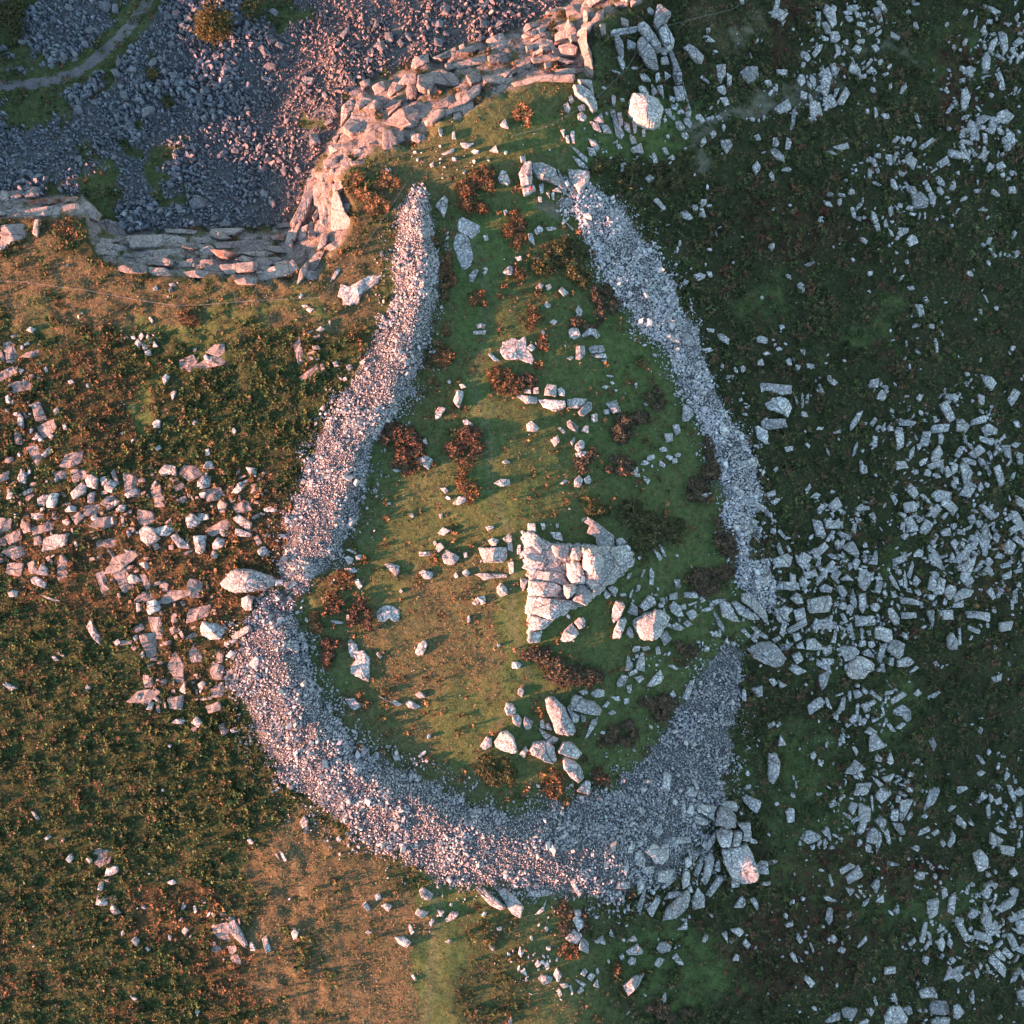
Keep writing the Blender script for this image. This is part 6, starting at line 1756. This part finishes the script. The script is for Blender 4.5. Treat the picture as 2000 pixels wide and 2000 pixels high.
tree(329, 198, 14, 11, 1.6, OLV, 'small green sapling in the middle of the quarry floor', 504)
tree(490, 20, 18, 20, 2.2, OLV, 'green sapling right of the large yellow-olive tree', 505)

# ---------------------------------------------------------------- fences
def tube(V, F, p0, p1, r0, r1=None, n=5):
    r1 = r0 if r1 is None else r1; b = len(V); d = (p1 - p0).normalized(); e = d.orthogonal().normalized(); f = d.cross(e)
    for p, q in ((p0, r0), (p1, r1)):
        for j in range(n): w = p + (e * math.cos(j * 6.2832 / n) + f * math.sin(j * 6.2832 / n)) * q; V.append(tuple(w))
    for j in range(n): F.append((b + j, b + (j + 1) % n, b + n + (j + 1) % n, b + n + j))
    F.append(tuple(b + n + j for j in range(n))); F.append(tuple(b + j for j in reversed(range(n))))
def fence(pts, lab, seed):
    P = []; rr = random.Random(seed)
    for k in range(len(pts) - 1):
        L = math.dist(pts[k], pts[k + 1]); m = max(1, round(L / 34))
        for s in range(m): P.append((pts[k][0] + (pts[k + 1][0] - pts[k][0]) * s / m, pts[k][1] + (pts[k + 1][1] - pts[k][1]) * s / m))
    P.append(pts[-1]); W = []
    for (a, b) in P: z = float(tz(a, b)); x, y = world_xy(a, b, z); W.append(Vector((x, y, z)))
    root = tag(empty('wire_fence', W[0]), lab, 'fence', 'wire fences along the quarry rim')
    T = []
    for p in W:
        lean = Vector((rr.uniform(-.06, .06), rr.uniform(-.06, .06), 1.15)); V, F = [], []
        tube(V, F, p - root.location - Vector((0, 0, .3)), p - root.location + lean, .07, .06, 6); link('post', mesh_list('post', V, F, M_WOOD), root); T.append((p - root.location, lean))
    for hgt in (0.95, 0.6):
        V, F = [], []
        for k in range(len(T) - 1):
            a = T[k][0] + T[k][1] * hgt; b = T[k + 1][0] + T[k + 1][1] * hgt; mid = (a + b) / 2 - Vector((0, 0, .05))
            tube(V, F, a, mid, .016, .016, 4); tube(V, F, mid, b, .016, .016, 4)
        link('wire', mesh_list('wire', V, F, M_WIRE), root)
fence([(-60, 548), (62, 553), (110, 561), (170, 568), (240, 582), (300, 592), (345, 598), (400, 597), (500, 588), (628, 583), (702, 500), (750, 428), (793, 362)], 'thin wire fence crossing the grass under the left quarry rim', 1)
fence([(1000, 269), (1067, 250), (1129, 217), (1166, 192), (1222, 140), (1243, 104), (1285, 65), (1305, 53), (1430, 21), (1466, 0), (1560, -40)], 'thin wire fence running between the boulders to the top edge', 2)

# ---------------------------------------------------------------- people sitting on the slabs
def person(cu, cv, zt, yaw, jacket, trousers, hair, lab):
    """seated, legs stretched forward along +X, hands resting on the thighs"""
    J = {}; E = []; VV_ = []; RR_ = []; KK_ = []
    def add(key, co, rad, par=None, kind='j'):
        J[key] = len(VV_); VV_.append(co); RR_.append(rad); KK_.append(kind)
        if par is not None: E.append((J[par], J[key]))
    add('pel', (0, 0, .12), .15, None, 't'); add('bel', (-.02, 0, .28), .14, 'pel'); add('che', (-.04, 0, .46), .16, 'bel'); add('nb', (-.03, 0, .60), .07, 'che'); add('neck', (-.01, 0, .66), .055, 'nb', 's'); add('head', (.01, 0, .76), .10, 'neck', 's'); add('crown', (0, 0, .86), .085, 'head', 's'); add('nose', (.115, 0, .765), .02, 'head', 's')
    for s, n in ((1, 'l'), (-1, 'r')):
        add('sh' + n, (-.04, .17 * s, .56), .075, 'che'); add('el' + n, (.06, .24 * s, .33), .052, 'sh' + n); add('wr' + n, (.26, .17 * s, .24), .036, 'el' + n); add('pa' + n, (.32, .15 * s, .225), .034, 'wr' + n, 's')
        for q, (dy, L) in enumerate(((-.03, .07), (-.01, .085), (.012, .08), (.034, .065))):
            add('f%d' % q + n, (.36, (.15 + dy) * s, .222), .010, 'pa' + n, 's'); add('g%d' % q + n, (.36 + L * .6, (.15 + dy * 1.3) * s, .205), .008, 'f%d' % q + n, 's')
        add('th' + n, (.33, (.15 - .055) * s, .232), .010, 'pa' + n, 's'); add('ti' + n, (.36, (.15 - .085) * s, .225), .009, 'th' + n, 's')
        add('hip' + n, (.04, .09 * s, .11), .095, 'pel', 't'); add('kn' + n, (.46, .12 * s, .24), .065, 'hip' + n, 't'); add('an' + n, (.82, .13 * s, .06), .045, 'kn' + n, 't'); add('toe' + n, (.93, .14 * s, .13), .042, 'an' + n, 'b')
    me = bpy.data.meshes.new('person'); me.from_pydata(VV_, E, []); o = link('person', me)
    md = o.modifiers.new('skin', 'SKIN'); sv = me.skin_vertices[0].data
    for k_, q in enumerate(RR_): sv[k_].radius = (q, q)
    sv[0].use_root = True
    o.modifiers.new('sub', 'SUBSURF').levels = 1
    dg = bpy.context.evaluated_depsgraph_get(); ev = o.evaluated_get(dg); m2 = bpy.data.meshes.new_from_object(ev)
    o.modifiers.clear(); o.data = m2; m2.materials.clear()
    mats = {'j': plain('jacket_cloth', jacket), 't': plain('trouser_cloth', trousers), 's': plain('skin', (0.45, 0.27, 0.20)), 'b': plain('boot', (0.05, 0.04, 0.03))}
    for q in 'jtsb': m2.materials.append(mats[q])
    VA = np.array(VV_); ra = np.array(RR_)
    for f in m2.polygons:
        d = np.linalg.norm(VA - np.array(f.center), axis=1) - ra; f.material_index = 'jtsb'.index(KK_[int(np.argmin(d))]); f.use_smooth = True
    bpy.data.meshes.remove(me)
    x, y = world_xy(cu, cv, zt); o.location = (x, y, zt); o.rotation_euler = (0, 0, yaw)
    bm = bmesh.new(); bmesh.ops.create_icosphere(bm, subdivisions=2, radius=.118)
    for q in bm.verts: q.co = Vector((q.co.x * 1.02 - .025, q.co.y, q.co.z * 1.0 + .81)); 
    bmesh.ops.delete(bm, geom=[q for q in bm.verts if q.co.x > .05 and q.co.z < .84], context='VERTS')
    hm = bpy.data.meshes.new('hair'); bm.to_mesh(hm); bm.free(); hm.materials.append(plain('hair', hair)); link('hair', hm, o)
    tag(o, lab, 'person', 'people sitting on the slabs')
    return o
bpy.context.view_layer.update()
def surface_z(cu, cv):
    z = float(tz(cu, cv)); x, y = world_xy(cu, cv, z + 1.2)
    dg = bpy.context.evaluated_depsgraph_get()
    hit, loc, nor, i, ob, mtx = scene.ray_cast(dg, Vector((x, y, 60)), Vector((0, 0, -1)))
    return loc.z if hit else z
for cu, cv, yaw, jk, tr_, hr, lab in ((1037, 367, -1.2, (0.45, 0.02, 0.05), (0.20, 0.02, 0.04), (0.04, 0.02, 0.015), 'person in crimson clothes sitting on the small pink boulder'),
        (1028, 343, 0.4, (0.38, 0.40, 0.44), (0.42, 0.05, 0.05), (0.03, 0.03, 0.03), 'person in grey top and red trousers sitting on the left slab'),
        (1059, 342, -1.7, (0.75, 0.66, 0.58), (0.6, 0.5, 0.42), (0.015, 0.012, 0.01), 'person in pale top with dark hair sitting on the large sloping slab'),
        (1077, 356, 2.6, (0.75, 0.72, 0.68), (0.55, 0.5, 0.45), (0.02, 0.015, 0.01), 'person in white sitting at the lower edge of the large sloping slab')):
    person(cu, cv, surface_z(cu, cv) - .02, yaw, jk, tr_, hr, lab)
